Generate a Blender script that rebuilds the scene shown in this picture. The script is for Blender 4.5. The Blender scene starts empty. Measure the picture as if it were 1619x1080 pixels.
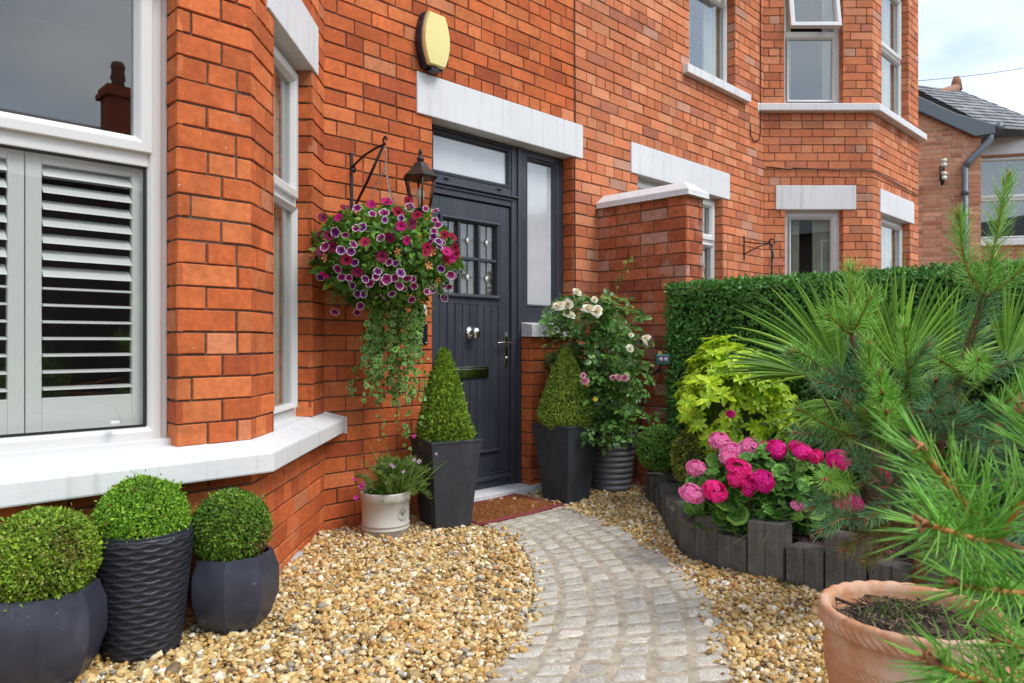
import bpy, math, random
import numpy as np
from math import sin, cos, pi, sqrt, radians
from mathutils import Vector, Matrix, Euler
rng = np.random.default_rng(7)
random.seed(7)
SC = bpy.context.scene
COL = SC.collection
R2 = sqrt(.5)
# ------------------------------------------------------------------ survey helpers (sight lines from the tripod position)
CAM = np.array((-3.486, -3.486, 1.05)); FPX = 1150.0
def ray(px, py):
    u = (px-809.5)/FPX; v = (541-py)/FPX
    return np.array(((1+u)*R2, (1-u)*R2, v))
def at(px, py, depth): return CAM + depth*ray(px, py)
def at_y(px, py, y):
    d = ray(px, py); return CAM + d*((y-CAM[1])/d[1])
def at_x(px, py, x):
    d = ray(px, py); return CAM + d*((x-CAM[0])/d[0])
def at_z(px, py, z):
    d = ray(px, py); return CAM + d*((z-CAM[2])/d[2])
# ------------------------------------------------------------------ object helpers
def root_loc(o):
    while o.parent: o = o.parent
    return np.array(o.location)
def tag(o, label=None, cat=None, group=None, kind=None):
    if label: o['label'] = label
    if cat: o['category'] = cat
    if group: o['group'] = group
    if kind: o['kind'] = kind
    return o
def thing(name, loc, label, cat, group=None):
    o = bpy.data.objects.new(name, None); COL.objects.link(o)
    o.location = tuple(float(c) for c in loc); o.empty_display_size = .1
    return tag(o, label, cat, group)
class G:
    """collects geometry (numpy) and links it as ONE mesh object"""
    def __init__(s, T=None):
        s.V=[]; s.n=0; s.L=[]; s.LT=[]; s.MI=[]; s.SM=[]; s.C=[]; s.T=T
    def raw(s, v, f, col=(1,1,1), mi=0, smooth=False):
        v = np.asarray(v, float).reshape(-1,3)
        if s.T is not None: v = s.T(v)
        s.V.append(v); col = np.asarray(col, float)
        s.C.append(np.broadcast_to(col, (len(v),3)) if col.ndim==1 else col)
        lt = np.array([len(q) for q in f]); s.LT.append(lt)
        s.L.append(np.concatenate([np.asarray(q) for q in f]) + s.n)
        s.MI.append(np.full(len(f), mi)); s.SM.append(np.full(len(f), smooth)); s.n += len(v)
        return s
    def inst(s, tv, tf, M, P, col, mi=0, smooth=False, vcol=None):
        tv = np.asarray(tv, float); nv = len(tv); P = np.asarray(P, float); n = len(P)
        if n == 0: return s
        v = np.einsum('nij,vj->nvi', M, tv) + P[:,None,:]
        v = v.reshape(-1,3)
        if s.T is not None: v = s.T(v)
        s.V.append(v)
        c = np.broadcast_to(np.asarray(col,float), (n,3))[:,None,:]
        c = c*(np.ones((1,nv,1)) if vcol is None else np.asarray(vcol)[None])
        s.C.append(np.broadcast_to(c,(n,nv,3)).reshape(-1,3))
        lt = np.array([len(q) for q in tf]); li = np.concatenate([np.asarray(q) for q in tf])
        s.L.append((li[None,:] + (np.arange(n)*nv)[:,None]).ravel() + s.n)
        s.LT.append(np.tile(lt, n)); k = len(tf)*n
        s.MI.append(np.full(k, mi)); s.SM.append(np.full(k, smooth)); s.n += n*nv
        return s
    def mesh(s, name, mats, org):
        V = np.concatenate(s.V) - np.asarray(org); L = np.concatenate(s.L); LT = np.concatenate(s.LT)
        me = bpy.data.meshes.new(name)
        me.vertices.add(len(V)); me.vertices.foreach_set('co', V.astype(np.float32).ravel())
        me.loops.add(len(L)); me.loops.foreach_set('vertex_index', L.astype(np.int32))
        me.polygons.add(len(LT)); me.polygons.foreach_set('loop_start', (np.cumsum(LT)-LT).astype(np.int32))
        me.polygons.foreach_set('loop_total', LT.astype(np.int32))
        me.polygons.foreach_set('material_index', np.concatenate(s.MI).astype(np.int32))
        me.polygons.foreach_set('use_smooth', np.concatenate(s.SM).astype(bool))
        C = np.concatenate(s.C); a = me.attributes.new('Col','FLOAT_COLOR','POINT')
        a.data.foreach_set('color', np.c_[C, np.ones(len(C))].astype(np.float32).ravel())
        for m in mats: me.materials.append(m)
        me.update(calc_edges=True); me.validate()
        return me
    def build(s, name, mats, parent=None, base=None, bevel=0, seg=2):
        if not isinstance(mats, (list,tuple)): mats = [mats]
        org = root_loc(parent) if parent is not None else (np.zeros(3) if base is None else np.asarray(base,float))
        o = bpy.data.objects.new(name, s.mesh(name, mats, org)); COL.objects.link(o)
        if parent is not None: o.parent = parent
        else: o.location = tuple(float(c) for c in org)
        if bevel:
            m = o.modifiers.new('Bevel','BEVEL'); m.width = bevel; m.segments = seg; m.limit_method='ANGLE'; m.angle_limit=radians(40)
        return o
    # primitives
    def box(s, x0,x1,y0,y1,z0,z1, **k):
        v = [(x,y,z) for x in (x0,x1) for y in (y0,y1) for z in (z0,z1)]
        return s.raw(v, [(0,1,3,2),(4,6,7,5),(0,4,5,1),(2,3,7,6),(0,2,6,4),(1,5,7,3)], **k)
    def tube(s, pts, rad, n=8, cap=True, **k):
        pts = np.asarray(pts,float); m = len(pts); rad = np.broadcast_to(np.asarray(rad,float),(m,))
        tan = np.gradient(pts, axis=0); tan /= np.linalg.norm(tan,axis=1)[:,None]+1e-12
        ref = np.array((0,0,1.)) if abs(tan[0][2])<.9 else np.array((1.,0,0))
        u = np.cross(tan[0], ref); u/=np.linalg.norm(u); vs=[]
        for i in range(m):
            u = u - tan[i]*np.dot(u,tan[i]); u/=np.linalg.norm(u)+1e-12; w = np.cross(tan[i],u)
            a = np.arange(n)*2*pi/n
            vs.append(pts[i]+rad[i]*(np.cos(a)[:,None]*u+np.sin(a)[:,None]*w))
        f = [(i*n+j, i*n+(j+1)%n, (i+1)*n+(j+1)%n, (i+1)*n+j) for i in range(m-1) for j in range(n)]
        if cap: f += [tuple(range(n))[::-1], tuple(range((m-1)*n, m*n))]
        k.setdefault('smooth', True)
        return s.raw(np.concatenate(vs), f, **k)
    def lathe(s, prof, c=(0,0,0), n=40, rfun=None, cap=True, **k):
        a = np.arange(n)*2*pi/n; vs=[]
        for r,z in prof:
            rr = np.full(n, r) if rfun is None else r*rfun(a, z)
            vs.append(np.c_[c[0]+rr*np.cos(a), c[1]+rr*np.sin(a), np.full(n, c[2]+z)])
        m = len(prof)
        f = [(i*n+j, i*n+(j+1)%n, (i+1)*n+(j+1)%n, (i+1)*n+j) for i in range(m-1) for j in range(n)]
        if cap: f += [tuple(range(n))[::-1], tuple(range((m-1)*n, m*n))]
        k.setdefault('smooth', True)
        return s.raw(np.concatenate(vs), f, **k)
    def prism(s, poly, h0, h1, plane='xz', **k):
        """poly in two axes, extruded along the third (y for xz, z for xy)"""
        n = len(poly)
        mk = (lambda p,h:(p[0],h,p[1])) if plane=='xz' else (lambda p,h:(p[0],p[1],h))
        v = [mk(p,h0) for p in poly]+[mk(p,h1) for p in poly]
        f = [tuple(range(n)), tuple(range(2*n-1,n-1,-1))]+[(i,i+n,(i+1)%n+n,(i+1)%n) for i in range(n)]
        return s.raw(v, f, **k)
    def ring(s, x0,x1,z0,z1, prof, **k):
        """profile of (inset from the outer edge, y) swept round a rectangle with mitred corners"""
        v=[]; m=len(prof)
        for (o,y) in prof: v += [(x0+o,y,z0+o),(x1-o,y,z0+o),(x1-o,y,z1-o),(x0+o,y,z1-o)]
        f=[]
        for i in range(m):
            j=(i+1)%m
            for c in range(4): d=(c+1)%4; f.append((i*4+c,i*4+d,j*4+d,j*4+c))
        return s.raw(v,f,**k)
def frame(org, sd, ind):
    org=np.asarray(org,float); sd=np.asarray(sd,float); ind=np.asarray(ind,float)
    return lambda v: org + v[:,0:1]*sd + v[:,1:2]*ind + v[:,2:3]*np.array((0,0,1.))
def basis(d, up=None, roll=None):
    """(N,3,3) matrices: column y along d, column z near up"""
    d = d/np.linalg.norm(d,axis=1)[:,None]
    if up is None: up = rng.normal(size=d.shape)
    x = np.cross(d, up); x /= np.linalg.norm(x,axis=1)[:,None]+1e-9
    z = np.cross(x, d)
    return np.stack([x,d,z],axis=2)
def rdir(n):
    v = rng.normal(size=(n,3)); return v/np.linalg.norm(v,axis=1)[:,None]
def pick(cols, n, w=None, var=.15):
    c = np.asarray(cols,float)[rng.choice(len(cols), n, p=None if w is None else np.asarray(w)/sum(w))]
    return c*(1+rng.normal(size=(n,1))*var).clip(.5,1.6)
def srgb(r,g,b):
    f=lambda c:(c/255/12.92 if c/255<=.04045 else ((c/255+.055)/1.055)**2.4)
    return (f(r),f(g),f(b))
# ------------------------------------------------------------------ materials
def nodes(name):
    m = bpy.data.materials.new(name); m.use_nodes=True; n=m.node_tree.nodes; l=m.node_tree.links
    return m,n,l,n['Principled BSDF']
def surf(name, col=None, rough=.7, metal=0, var=(), bump=(), stain=None, spec=.5, transl=0, coat=0, coords='Object', speck=None, streak=None):
    """col None: colour from the mesh attribute; var: (scale, low, high) mottling; bump: (scale, strength, distance);
    stain: (scale, threshold, colour, amount); speck: (scale, threshold, colour)"""
    m,n,l,b = nodes(name)
    tc = n.new('ShaderNodeTexCoord').outputs[coords]
    if col is None:
        a = n.new('ShaderNodeAttribute'); a.attribute_name='Col'; c = a.outputs['Color']
    else:
        a = n.new('ShaderNodeRGB'); a.outputs[0].default_value=(*col,1); c = a.outputs[0]
    def noise(scale, detail=4, rough_=.6):
        t = n.new('ShaderNodeTexNoise'); t.inputs['Scale'].default_value=scale; t.inputs['Detail'].default_value=detail
        t.inputs['Roughness'].default_value=rough_; l.new(tc, t.inputs['Vector']); return t.outputs['Fac']
    def remap(x, a0,a1,b0,b1):
        t = n.new('ShaderNodeMapRange'); t.inputs[1].default_value=a0; t.inputs[2].default_value=a1
        t.inputs[3].default_value=b0; t.inputs[4].default_value=b1; l.new(x,t.inputs[0]); return t.outputs[0]
    def mix(fac, A, B, mode='MIX'):
        t = n.new('ShaderNodeMix'); t.data_type='RGBA'; t.blend_type=mode
        if isinstance(fac,(int,float)): t.inputs[0].default_value=fac
        else: l.new(fac,t.inputs[0])
        for s_,x in ((6,A),(7,B)):
            if isinstance(x,tuple): t.inputs[s_].default_value=(*x,1)
            else: l.new(x,t.inputs[s_])
        return t.outputs[2]
    for (sc,lo,hi) in (var if var and isinstance(var[0],tuple) else ([var] if var else [])):
        r = remap(noise(sc), .3,.7, lo,hi)
        cb = n.new('ShaderNodeCombineColor'); [l.new(r,cb.inputs[i]) for i in range(3)]
        c = mix(1.0, c, cb.outputs[0], 'MULTIPLY')
    for st in ((stain if isinstance(stain[0],tuple) else [stain]) if stain else []):
        r = remap(noise(st[0],6,.65), st[1], st[1]+.12, 0, st[3]); c = mix(r, c, st[2])
    if streak:
        mp = n.new('ShaderNodeMapping'); mp.inputs['Scale'].default_value=(1,1,streak[4] if len(streak)>4 else .07); l.new(tc, mp.inputs[0]); t=n.new('ShaderNodeTexNoise'); t.inputs['Scale'].default_value=streak[0]; t.inputs['Detail'].default_value=5; l.new(mp.outputs[0],t.inputs['Vector'])
        c = mix(remap(t.outputs['Fac'], streak[1], streak[1]+.16, 0, streak[3]), c, streak[2])
    if speck:
        r = remap(noise(speck[0],1,.5), speck[1], speck[1]+.05, 0, 1); c = mix(r, c, speck[2])
    l.new(c, b.inputs['Base Color'])
    b.inputs['Roughness'].default_value=rough; b.inputs['Metallic'].default_value=metal
    b.inputs['Specular IOR Level'].default_value=spec; b.inputs['Coat Weight'].default_value=coat
    prev=None
    for (sc,stg,dist) in (bump if bump and isinstance(bump[0],tuple) else ([bump] if bump else [])):
        t = n.new('ShaderNodeBump'); t.inputs['Strength'].default_value=stg; t.inputs['Distance'].default_value=dist
        l.new(noise(sc,5,.6), t.inputs['Height'])
        if prev: l.new(prev, t.inputs['Normal'])
        prev = t.outputs[0]
    if prev: l.new(prev, b.inputs['Normal'])
    if transl:
        t = n.new('ShaderNodeBsdfTranslucent'); l.new(c,t.inputs[0]); ms = n.new('ShaderNodeMixShader'); ms.inputs[0].default_value=transl
        l.new(b.outputs[0],ms.inputs[1]); l.new(t.outputs[0],ms.inputs[2]); l.new(ms.outputs[0], n['Material Output'].inputs[0])
    return m
def glass(name, ior=1.7, tint=(.9,.93,.92), rough=0.0):
    m,n,l,b = nodes(name); n.remove(b)
    t=n.new('ShaderNodeBsdfTransparent'); t.inputs[0].default_value=(*tint,1)
    g=n.new('ShaderNodeBsdfGlossy'); g.inputs['Roughness'].default_value=rough; g.inputs[0].default_value=(1,1,1,1)
    f=n.new('ShaderNodeFresnel'); ge=n.new('ShaderNodeNewGeometry')
    mr=n.new('ShaderNodeMapRange'); mr.inputs[3].default_value=ior; mr.inputs[4].default_value=1/ior; l.new(ge.outputs['Backfacing'],mr.inputs[0]); l.new(mr.outputs[0],f.inputs[0])
    ms=n.new('ShaderNodeMixShader'); l.new(f.outputs[0],ms.inputs[0]); l.new(t.outputs[0],ms.inputs[1]); l.new(g.outputs[0],ms.inputs[2])
    l.new(ms.outputs[0], n['Material Output'].inputs[0]); return m
BR = surf('brick', None, .85, streak=(9,.57,(.24,.085,.05),.35,.25), var=((38,.80,1.14),(7,.82,1.1),(2.2,.86,1.06)), bump=((160,.35,.004),(30,.25,.004)), stain=((5,.62,(.20,.06,.032),.4),(60,.68,(.14,.06,.035),.65),(2.4,.62,(.62,.36,.26),.34),(1.6,.60,(.22,.075,.04),.35),(17,.70,(.66,.46,.36),.45)), speck=(90,.74,(.60,.42,.32)), spec=.25)
BRP = surf('pale_brick', None, .88, var=((38,.84,1.12),(4,.86,1.1)), bump=((140,.3,.004),), stain=((3,.62,(.22,.12,.09),.45),), speck=(70,.75,(.5,.4,.33)), spec=.25)
BRW = surf('weathered_brick', None, .9, var=((30,.75,1.2),(6,.8,1.15)), bump=((120,.45,.005),(25,.3,.005)), stain=((6,.52,(.42,.27,.23),.55),(9,.6,(.10,.06,.05),.6)), spec=.2)
MO = surf('dark_mortar', (.135,.10,.075), .95, var=((60,.6,1.4),(3,.7,1.3)), bump=(200,.5,.004), spec=.1)
MOP = surf('tan_mortar', (.16,.12,.09), .95, var=(40,.6,1.4), bump=(200,.5,.004), spec=.1)
MOL = surf('light_mortar', (.60,.50,.40), .95, var=(40,.8,1.2), spec=.1)
WP = surf('white_masonry_paint', (.74,.75,.775), .6, var=(3,.93,1.03), bump=((25,.25,.006),(140,.2,.003)), stain=((14,.64,(.55,.56,.54),.40),(4,.62,(.62,.63,.60),.45),(45,.70,(.38,.39,.33),.45)), spec=.3, streak=(26,.54,(.47,.48,.43),.42))
UP = surf('white_plastic', (.70,.705,.70), .28, var=(2,.97,1.01), spec=.5)
SHU = surf('shutter_paint', (.74,.755,.74), .4)
DG = surf('charcoal_paint', (.042,.046,.063), .40, var=((8,.85,1.15),(40,.92,1.08)), bump=((90,.08,.002),(5,.06,.01)), spec=.45, streak=(30,.55,(.085,.09,.105),.35,.05))
DGL = surf('charcoal_soffit', (.12,.10,.07), .8, var=(10,.8,1.2))
GL = glass('window_glass', 1.78, (.97,.98,.975)); GLN = glass('neighbour_glass', 2.1)
GSK = surf('black_gasket',(.01,.01,.01),.6)
FRO = surf('frosted_glass', (.58,.61,.65), .14, spec=.9, coat=1.0, var=((1.6,.84,1.08),(9,.96,1.03)))
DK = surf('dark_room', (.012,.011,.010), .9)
CUR = surf('curtain_cloth', (.86,.83,.72), .9, var=(6,.85,1.1), transl=.35)
CHR = surf('chrome', (.8,.8,.8), .12, metal=1)
IRON = surf('black_iron', (.012,.012,.013), .45, bump=(120,.2,.002))
LEAD = surf('lead_strip', (.03,.03,.035), .5)
DIAM = surf('bevelled_glass', (.75,.72,.70), .1, spec=1)
SLATE = surf('roof_slate', None, .6, var=(6,.7,1.25), bump=(40,.3,.01))
GUT = surf('grey_gutter', (.11,.135,.16), .4)
HIP = surf('clay_ridge', (.30,.13,.07), .8, var=(9,.7,1.2))
# ------------------------------------------------------------------ bricks
CO = .0836
def bricks(g, s0,s1,z0,z1, holes=(), pal=None, w=None, var=.09, mi=0, mo=1, c=CO, ln=.225, jt=.0075, shift=0., header=4, alt=False, mcol=(1,1,1), proud=.007):
    """real bricks in the local plane of g (x along, y inward, z up), mortar set back"""
    A=[]
    for k in range(int(math.floor(z0/c+1e-6)), int(math.ceil(z1/c-1e-6))):
        a0=max(k*c,z0); a1=min((k+1)*c,z1)
        if a1-a0<.018: continue
        zc=(a0+a1)/2; iv=[(s0,s1)]
        for (h0,h1,q0,q1) in holes:
            if q0<zc<q1:
                iv=[p for (a,b) in iv for p in ((a,min(b,h0)),(max(a,h1),b)) if p[1]-p[0]>.004]
        for (a,b) in iv:
            hd = header and (k%header==0)
            L = ln/2 if hd else ln
            off = shift + (L/2 if hd else ((k%2)*ln/2)) + (ln/4 if (not hd and (k//max(header,1))%2) else 0)
            cuts=[a]; x=math.floor((a-off)/L)*L+off+L
            while x<b-.045:
                if x-a>.045: cuts.append(x+random.uniform(-.004,.004))
                x+=L
            cuts.append(b)
            for i in range(len(cuts)-1):
                x0,x1=cuts[i],cuts[i+1]
                A.append((x0+(jt/2 if i else 0), x1-(jt/2 if i<len(cuts)-2 else 0), a0+jt/2, a1-jt/2))
    A=np.array(A); n=len(A)
    col=pick(pal,n,w,var)
    e=.0028; d=rng.normal(size=(n,1))*.0011; tl=rng.normal(size=(n,2))*.0009
    J=lambda: rng.normal(size=n)*.0009
    x0,x1,q0,q1=A[:,0]+0*J(),A[:,1],A[:,2]+J(),A[:,3]+J()
    def ring4(i,y):
        return np.stack([np.stack([x0+i,y,q0+i],1),np.stack([x1-i,y,q0+i],1),np.stack([x1-i,y,q1-i],1),np.stack([x0+i,y,q1-i],1)],1)
    f=ring4(e,np.zeros(n)); f[:,:,1]=d+tl[:,:1]*np.array([[-1,1,1,-1]])+tl[:,1:]*np.array([[-1,-1,1,1]])
    v=np.concatenate([f,ring4(0,np.full(n,.0035)),ring4(0,np.full(n,.02))],1)
    v=v.reshape(-1,3); base=np.arange(n)*12
    F=[(0,1,2,3)]+[(4+i,4+(i+1)%4,(i+1)%4,i) for i in range(4)]+[(8+i,8+(i+1)%4,4+(i+1)%4,4+i) for i in range(4)]
    Tv = g.T(v) if g.T is not None else v
    g.V.append(Tv); g.C.append(np.repeat(col,12,0)); li=np.array(F).ravel()
    g.L.append((li[None]+base[:,None]).ravel()+g.n); g.LT.append(np.full(9*n,4)); g.MI.append(np.full(9*n,mi)); g.SM.append(np.zeros(9*n,bool)); g.n+=12*n
    xs=sorted({s0,s1}|{min(max(h,s0),s1) for q in holes for h in q[:2]}); zs=sorted({z0,z1}|{min(max(h,z0),z1) for q in holes for h in q[2:]})
    for i in range(len(xs)-1):
        for j in range(len(zs)-1):
            xc=(xs[i]+xs[i+1])/2; zc=(zs[j]+zs[j+1])/2
            if any(h0<xc<h1 and q0<zc<q1 for (h0,h1,q0,q1) in holes): continue
            g.raw([(xs[i],proud,zs[j]),(xs[i+1],proud,zs[j]),(xs[i+1],proud,zs[j+1]),(xs[i],proud,zs[j+1])],[(0,1,2,3)],col=mcol,mi=mo)
P_N=[(.62,.155,.048),(.56,.130,.040),(.66,.19,.065),(.45,.098,.036),(.66,.235,.11)]; W_N=[5,4,3,.8,.6]
P_P=[(.62,.215,.100),(.58,.185,.085),(.65,.26,.135),(.48,.17,.10),(.56,.29,.20)]; W_P=[5,4,3,1,.6]
P_W=[(.46,.125,.055),(.40,.105,.05),(.50,.15,.07),(.50,.25,.19)]; W_W=[5,4,3,1.6]
P_3=[(.58,.27,.16),(.53,.23,.13),(.62,.31,.19),(.42,.17,.11)]; W_3=[5,4,3,1]
def reveal(g, w, z0, z1, pal, W, mi=0, mo=1): bricks(g,0,w,z0,z1,pal=pal,w=W,mi=mi,mo=mo,header=0)
SILL=8*CO; LT0=29*CO; LT1=32*CO
def lintel(parent, T, s0, s1, z0=LT0, z1=LT1, proud=.012, back=.13):
    g=G(T); g.box(s0,s1,-proud,back,z0-.002,z1-.002); return g.build('lintel',WP,parent,bevel=.006)
def window(parent, T, x0,x1,z0,z1, depth=.09, transom=None, open_top=False, gl=None, curtain='both', low=True, fw=.055, sash=.045, backd=.5, cw=.2):
    """plastic window: frame mesh + glass + curtains + dark room behind"""
    gl=gl or GLN; g=G(T); d=depth
    g.ring(x0,x1,z0,z1,[(0,d+.006),(0,d+.07),(fw,d+.07),(fw,d+.016),(fw-.010,d+.006),(fw-.016,d),(.026,d),(.020,d+.006)])
    lights=[]
    zz=[(z0+fw,z1-fw)]
    if transom:
        g.box(x0+fw-.005,x1-fw+.005,d+.003,d+.07,transom-.03,transom+.03)
        zz=[(z0+fw,transom-.03),(transom+.03,z1-fw)]
    fo=g.build('window',UP,parent,bevel=.004)
    for i,(a,b) in enumerate(zz):
        top = i==1
        TT=T
        if top and open_top:
            hz=b; ang=radians(11)
            def TT(v, T=T, hz=hz, ang=ang, d=d):
                w=v.copy(); y=v[:,1]-(d-.02); z=v[:,2]-hz
                w[:,1]=(d-.03)+y*cos(ang)+z*sin(ang); w[:,2]=hz+z*cos(ang)-y*sin(ang); return T(w)
        s=G(TT); o=(sash if top else .006) if not low else (sash if top else .022)
        ex=.012 if top else 0
        s.ring(x0+fw-ex,x1-fw+ex,a-ex,b+ex,[(0,d-.010),(0,d+.04),(o+ex,d+.04),(o+ex,d+.006),(max(o+ex-.014,.001),d-.012),(max(o+ex-.020,.0008),d-.018),(.0005,d-.018)] if (top or low) else [(0,d+.010),(0,d+.03),(o,d+.03),(o,d+.010)])
        s.build('sash' if (top or low) else 'gasket',UP if (top or low) else GSK,fo,bevel=.003 if (top or low) else 0)
        p=G(TT); p.box(x0+fw+o-.004,x1-fw-o+.004,d+.018,d+.022,a+o-.004,b-o+.004); p.build('glass',gl,fo)
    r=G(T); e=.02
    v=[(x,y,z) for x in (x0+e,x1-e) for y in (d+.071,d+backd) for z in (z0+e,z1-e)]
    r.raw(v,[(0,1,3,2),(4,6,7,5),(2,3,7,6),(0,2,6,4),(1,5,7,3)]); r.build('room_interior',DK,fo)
    def drape(a,b,name='curtain',yd=.085):
        n=40; xs=np.linspace(a,b,n); ys=d+yd+.018*np.sin(np.arange(n)*1.35)+.006*np.sin(np.arange(n)*.5)
        v=[(x,y,z) for z in (z0+.03,z1-.03) for x,y in zip(xs,ys)]
        v+=[(x,y+.004,z) for z in (z0+.03,z1-.03) for x,y in zip(xs,ys)]
        f=[(i,i+1,n+i+1,n+i) for i in range(n-1)]+[(2*n+i,3*n+i,3*n+i+1,2*n+i+1) for i in range(n-1)]
        c=G(T); c.raw(v,f,smooth=True); c.build(name,CUR,fo)
    W=x1-x0
    if curtain in('both','left'): drape(x0+fw*.6,x0+fw+W*cw)
    if curtain in('both','right'): drape(x1-fw-W*cw*1.25,x1-fw*.6)
    return fo
# ================================================================== near house
ID = frame((0,0,0),(1,0,0),(0,1,0))
TOPZ = 66*CO
def offset_path(pts, e):
    """offset an open 2-D polyline to its right-hand side (outside of the bay) by e"""
    pts=np.asarray(pts,float); out=[]; d=np.diff(pts,axis=0); d/=np.linalg.norm(d,axis=1)[:,None]; nr=np.c_[d[:,1],-d[:,0]]
    for i in range(len(pts)):
        if i==0: out.append((pts[i],nr[0],1.)); continue
        if i==len(pts)-1: out.append((pts[i],nr[-1],1.)); continue
        b=nr[i-1]+nr[i]; b/=np.linalg.norm(b); out.append((pts[i],b,1/np.dot(b,nr[i])))
    res=[]
    for j,(p,b,k) in enumerate(out): res.append(p+b*e*k)
    # ends run into the house wall (y=0)
    for j,a in ((0,1),(-1,-2)):
        p=res[j]; dd=(d[0] if j==0 else d[-1])
        if abs(dd[1])>.1: res[j]=p+dd*((0-p[1])/dd[1])
    return np.array(res)
def bay_sill(parent, pts, zin, zout, zbot, over=.088, inn=-.13):
    o=offset_path(pts,over); i=offset_path(pts,inn); n=len(pts); v=[]
    w0=offset_path(pts,-.004)
    for k in range(n): v+=[(*i[k],zin+.006),(*w0[k],zin),(*o[k],zout),(*o[k],zbot),(*i[k],zbot)]
    f=[(k*5+a,k*5+(a+1)%5,(k+1)*5+(a+1)%5,(k+1)*5+a) for k in range(n-1) for a in range(5)]+[(0,1,2,3,4),(5*n-1,5*n-2,5*n-3,5*n-4,5*n-5)]
    g=G(); g.raw(v,f); return g.build('window_sill',WP,parent,bevel=.008)
H1 = thing('brick_house',(-.02,0,0),'red-orange brick house with charcoal front door, white lintels and shuttered bay window','house')
g=G(ID)
bricks(g,-1.437,.646,-.084,TOPZ,holes=[(-.691,.65,-.1,LT0),(-.812,.743,LT0,LT1)],pal=P_N,w=W_N)
g.build('wall',[BR,MO],H1)
g=G(ID); bricks(g,.185,.646,-.084,13*CO,pal=P_N,w=W_N); g.build('pier',[BR,MO],H1)
g=G(frame((-.691,0,0),(0,1,0),(-1,0,0))); reveal(g,.12,0,LT0,P_N,W_N)
g.T=frame((.646,.12,0),(0,-1,0),(1,0,0)); reveal(g,.12,13*CO,LT0,P_N,W_N)
g.T=frame((.185,.12,0),(0,-1,0),(1,0,0)); reveal(g,.12,0,13*CO,P_N,W_N)
g.build('door_reveal',[BR,MO],H1)
lintel(H1,ID,-.812,.743)
BAY=[(-4.5,0),(-3.72,-.78),(-2.207,-.78),(-1.437,0)]
TF=frame((0,-.78,0),(1,0,0),(0,1,0)); TA=frame((-2.207,-.78,0),(R2,R2,0),(-R2,R2,0)); TLL=frame((-4.5,0,0),(R2,-R2,0),(R2,R2,0))
LA=.78*sqrt(2)
g=G(TF); bricks(g,-3.72,-2.207,-.084,TOPZ,holes=[(-3.44,-2.486,SILL,LT0),(-3.56,-2.37,LT0,LT1)],pal=P_N,w=W_N,shift=.04)
g.T=TA; bricks(g,0,LA-.01,-.084,TOPZ,holes=[(.267,.855,SILL,LT0),(.17,.936,LT0,LT1)],pal=P_N,w=W_N)
g.T=TLL; bricks(g,0,LA,-.084,TOPZ,holes=[(.25,.84,SILL,LT0),(.17,.92,LT0,LT1)],pal=P_N,w=W_N)
# reveals of the bay openings
g.T=frame((-2.486,-.68,0),(0,-1,0),(1,0,0)); reveal(g,.10,SILL,LT0,P_N,W_N)
g.T=frame((-3.44,-.78,0),(0,1,0),(-1,0,0)); reveal(g,.10,SILL,LT0,P_N,W_N)
def face_pt(T,x,y): return T(np.array([[x,y,0.]]))[0]
for (T,sd,ind,a,b) in ((TA,(R2,R2,0),(-R2,R2,0),.267,.855),(TLL,(R2,-R2,0),(R2,R2,0),.25,.84)):
    sd=np.array(sd); ind=np.array(ind)
    g.T=frame(face_pt(T,b,.12),-ind,sd); reveal(g,.12,SILL,LT0,P_N,W_N)
    g.T=frame(face_pt(T,a,0),ind,-sd); reveal(g,.12,SILL,LT0,P_N,W_N)
g.build('bay_wall',[BR,MO],H1)
lintel(H1,TF,-3.56,-2.37); lintel(H1,TA,.17,.936); lintel(H1,TLL,.17,.92)
bay_sill(H1,BAY,SILL+.003,.632,.553,over=.10)
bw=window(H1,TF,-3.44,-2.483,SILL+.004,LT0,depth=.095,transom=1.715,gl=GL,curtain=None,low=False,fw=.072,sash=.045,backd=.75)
g=G(TF); g.box(-3.437,-2.484,.06,.16,SILL+.004,SILL+.03); g.box(-2.69,-2.66,.05,.07,.765,.776); g.build('frame_foot',UP,bw,bevel=.003)
for (a,b) in ((-2.922,-2.547),(-3.302,-2.925)):          # plantation shutters behind the glass
    g=G(TF); y0,y1=.138,.165
    g.box(a,a+.047,y0,y1,.742,1.70); g.box(b-.047,b,y0,y1,.742,1.70); g.box(a+.047,b-.047,y0,y1,.742,.862); g.box(a+.047,b-.047,y0,y1,1.652,1.70)
    sp=g.build('shutter_panel',SHU,bw,bevel=.003)
    for k in range(14):
        zc=.893+k*.0565; an=radians(38 if k>6 else 8)
        L=G(TF); m=12; v=[]
        for x in (a+.049,b-.049):
            for t in range(m):
                q=2*pi*t/m; yy=.031*cos(q); zz=.0042*sin(q)
                v.append((x,0.152+yy*cos(an)-zz*sin(an),zc+yy*sin(an)+zz*cos(an)))
        L.raw(v,[tuple(range(m)),tuple(range(2*m-1,m-1,-1))]+[(t,(t+1)%m,(t+1)%m+m,t+m) for t in range(m)],smooth=False)
        L.build('louver',SHU,sp)
window(H1,TA,.267,.855,SILL+.004,LT0,depth=.075,transom=1.745,gl=GL,curtain='right',backd=.4,cw=.16)
window(H1,TLL,.25,.84,SILL+.004,LT0,depth=.075,transom=1.745,gl=GL,curtain='right',backd=.4)
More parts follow.
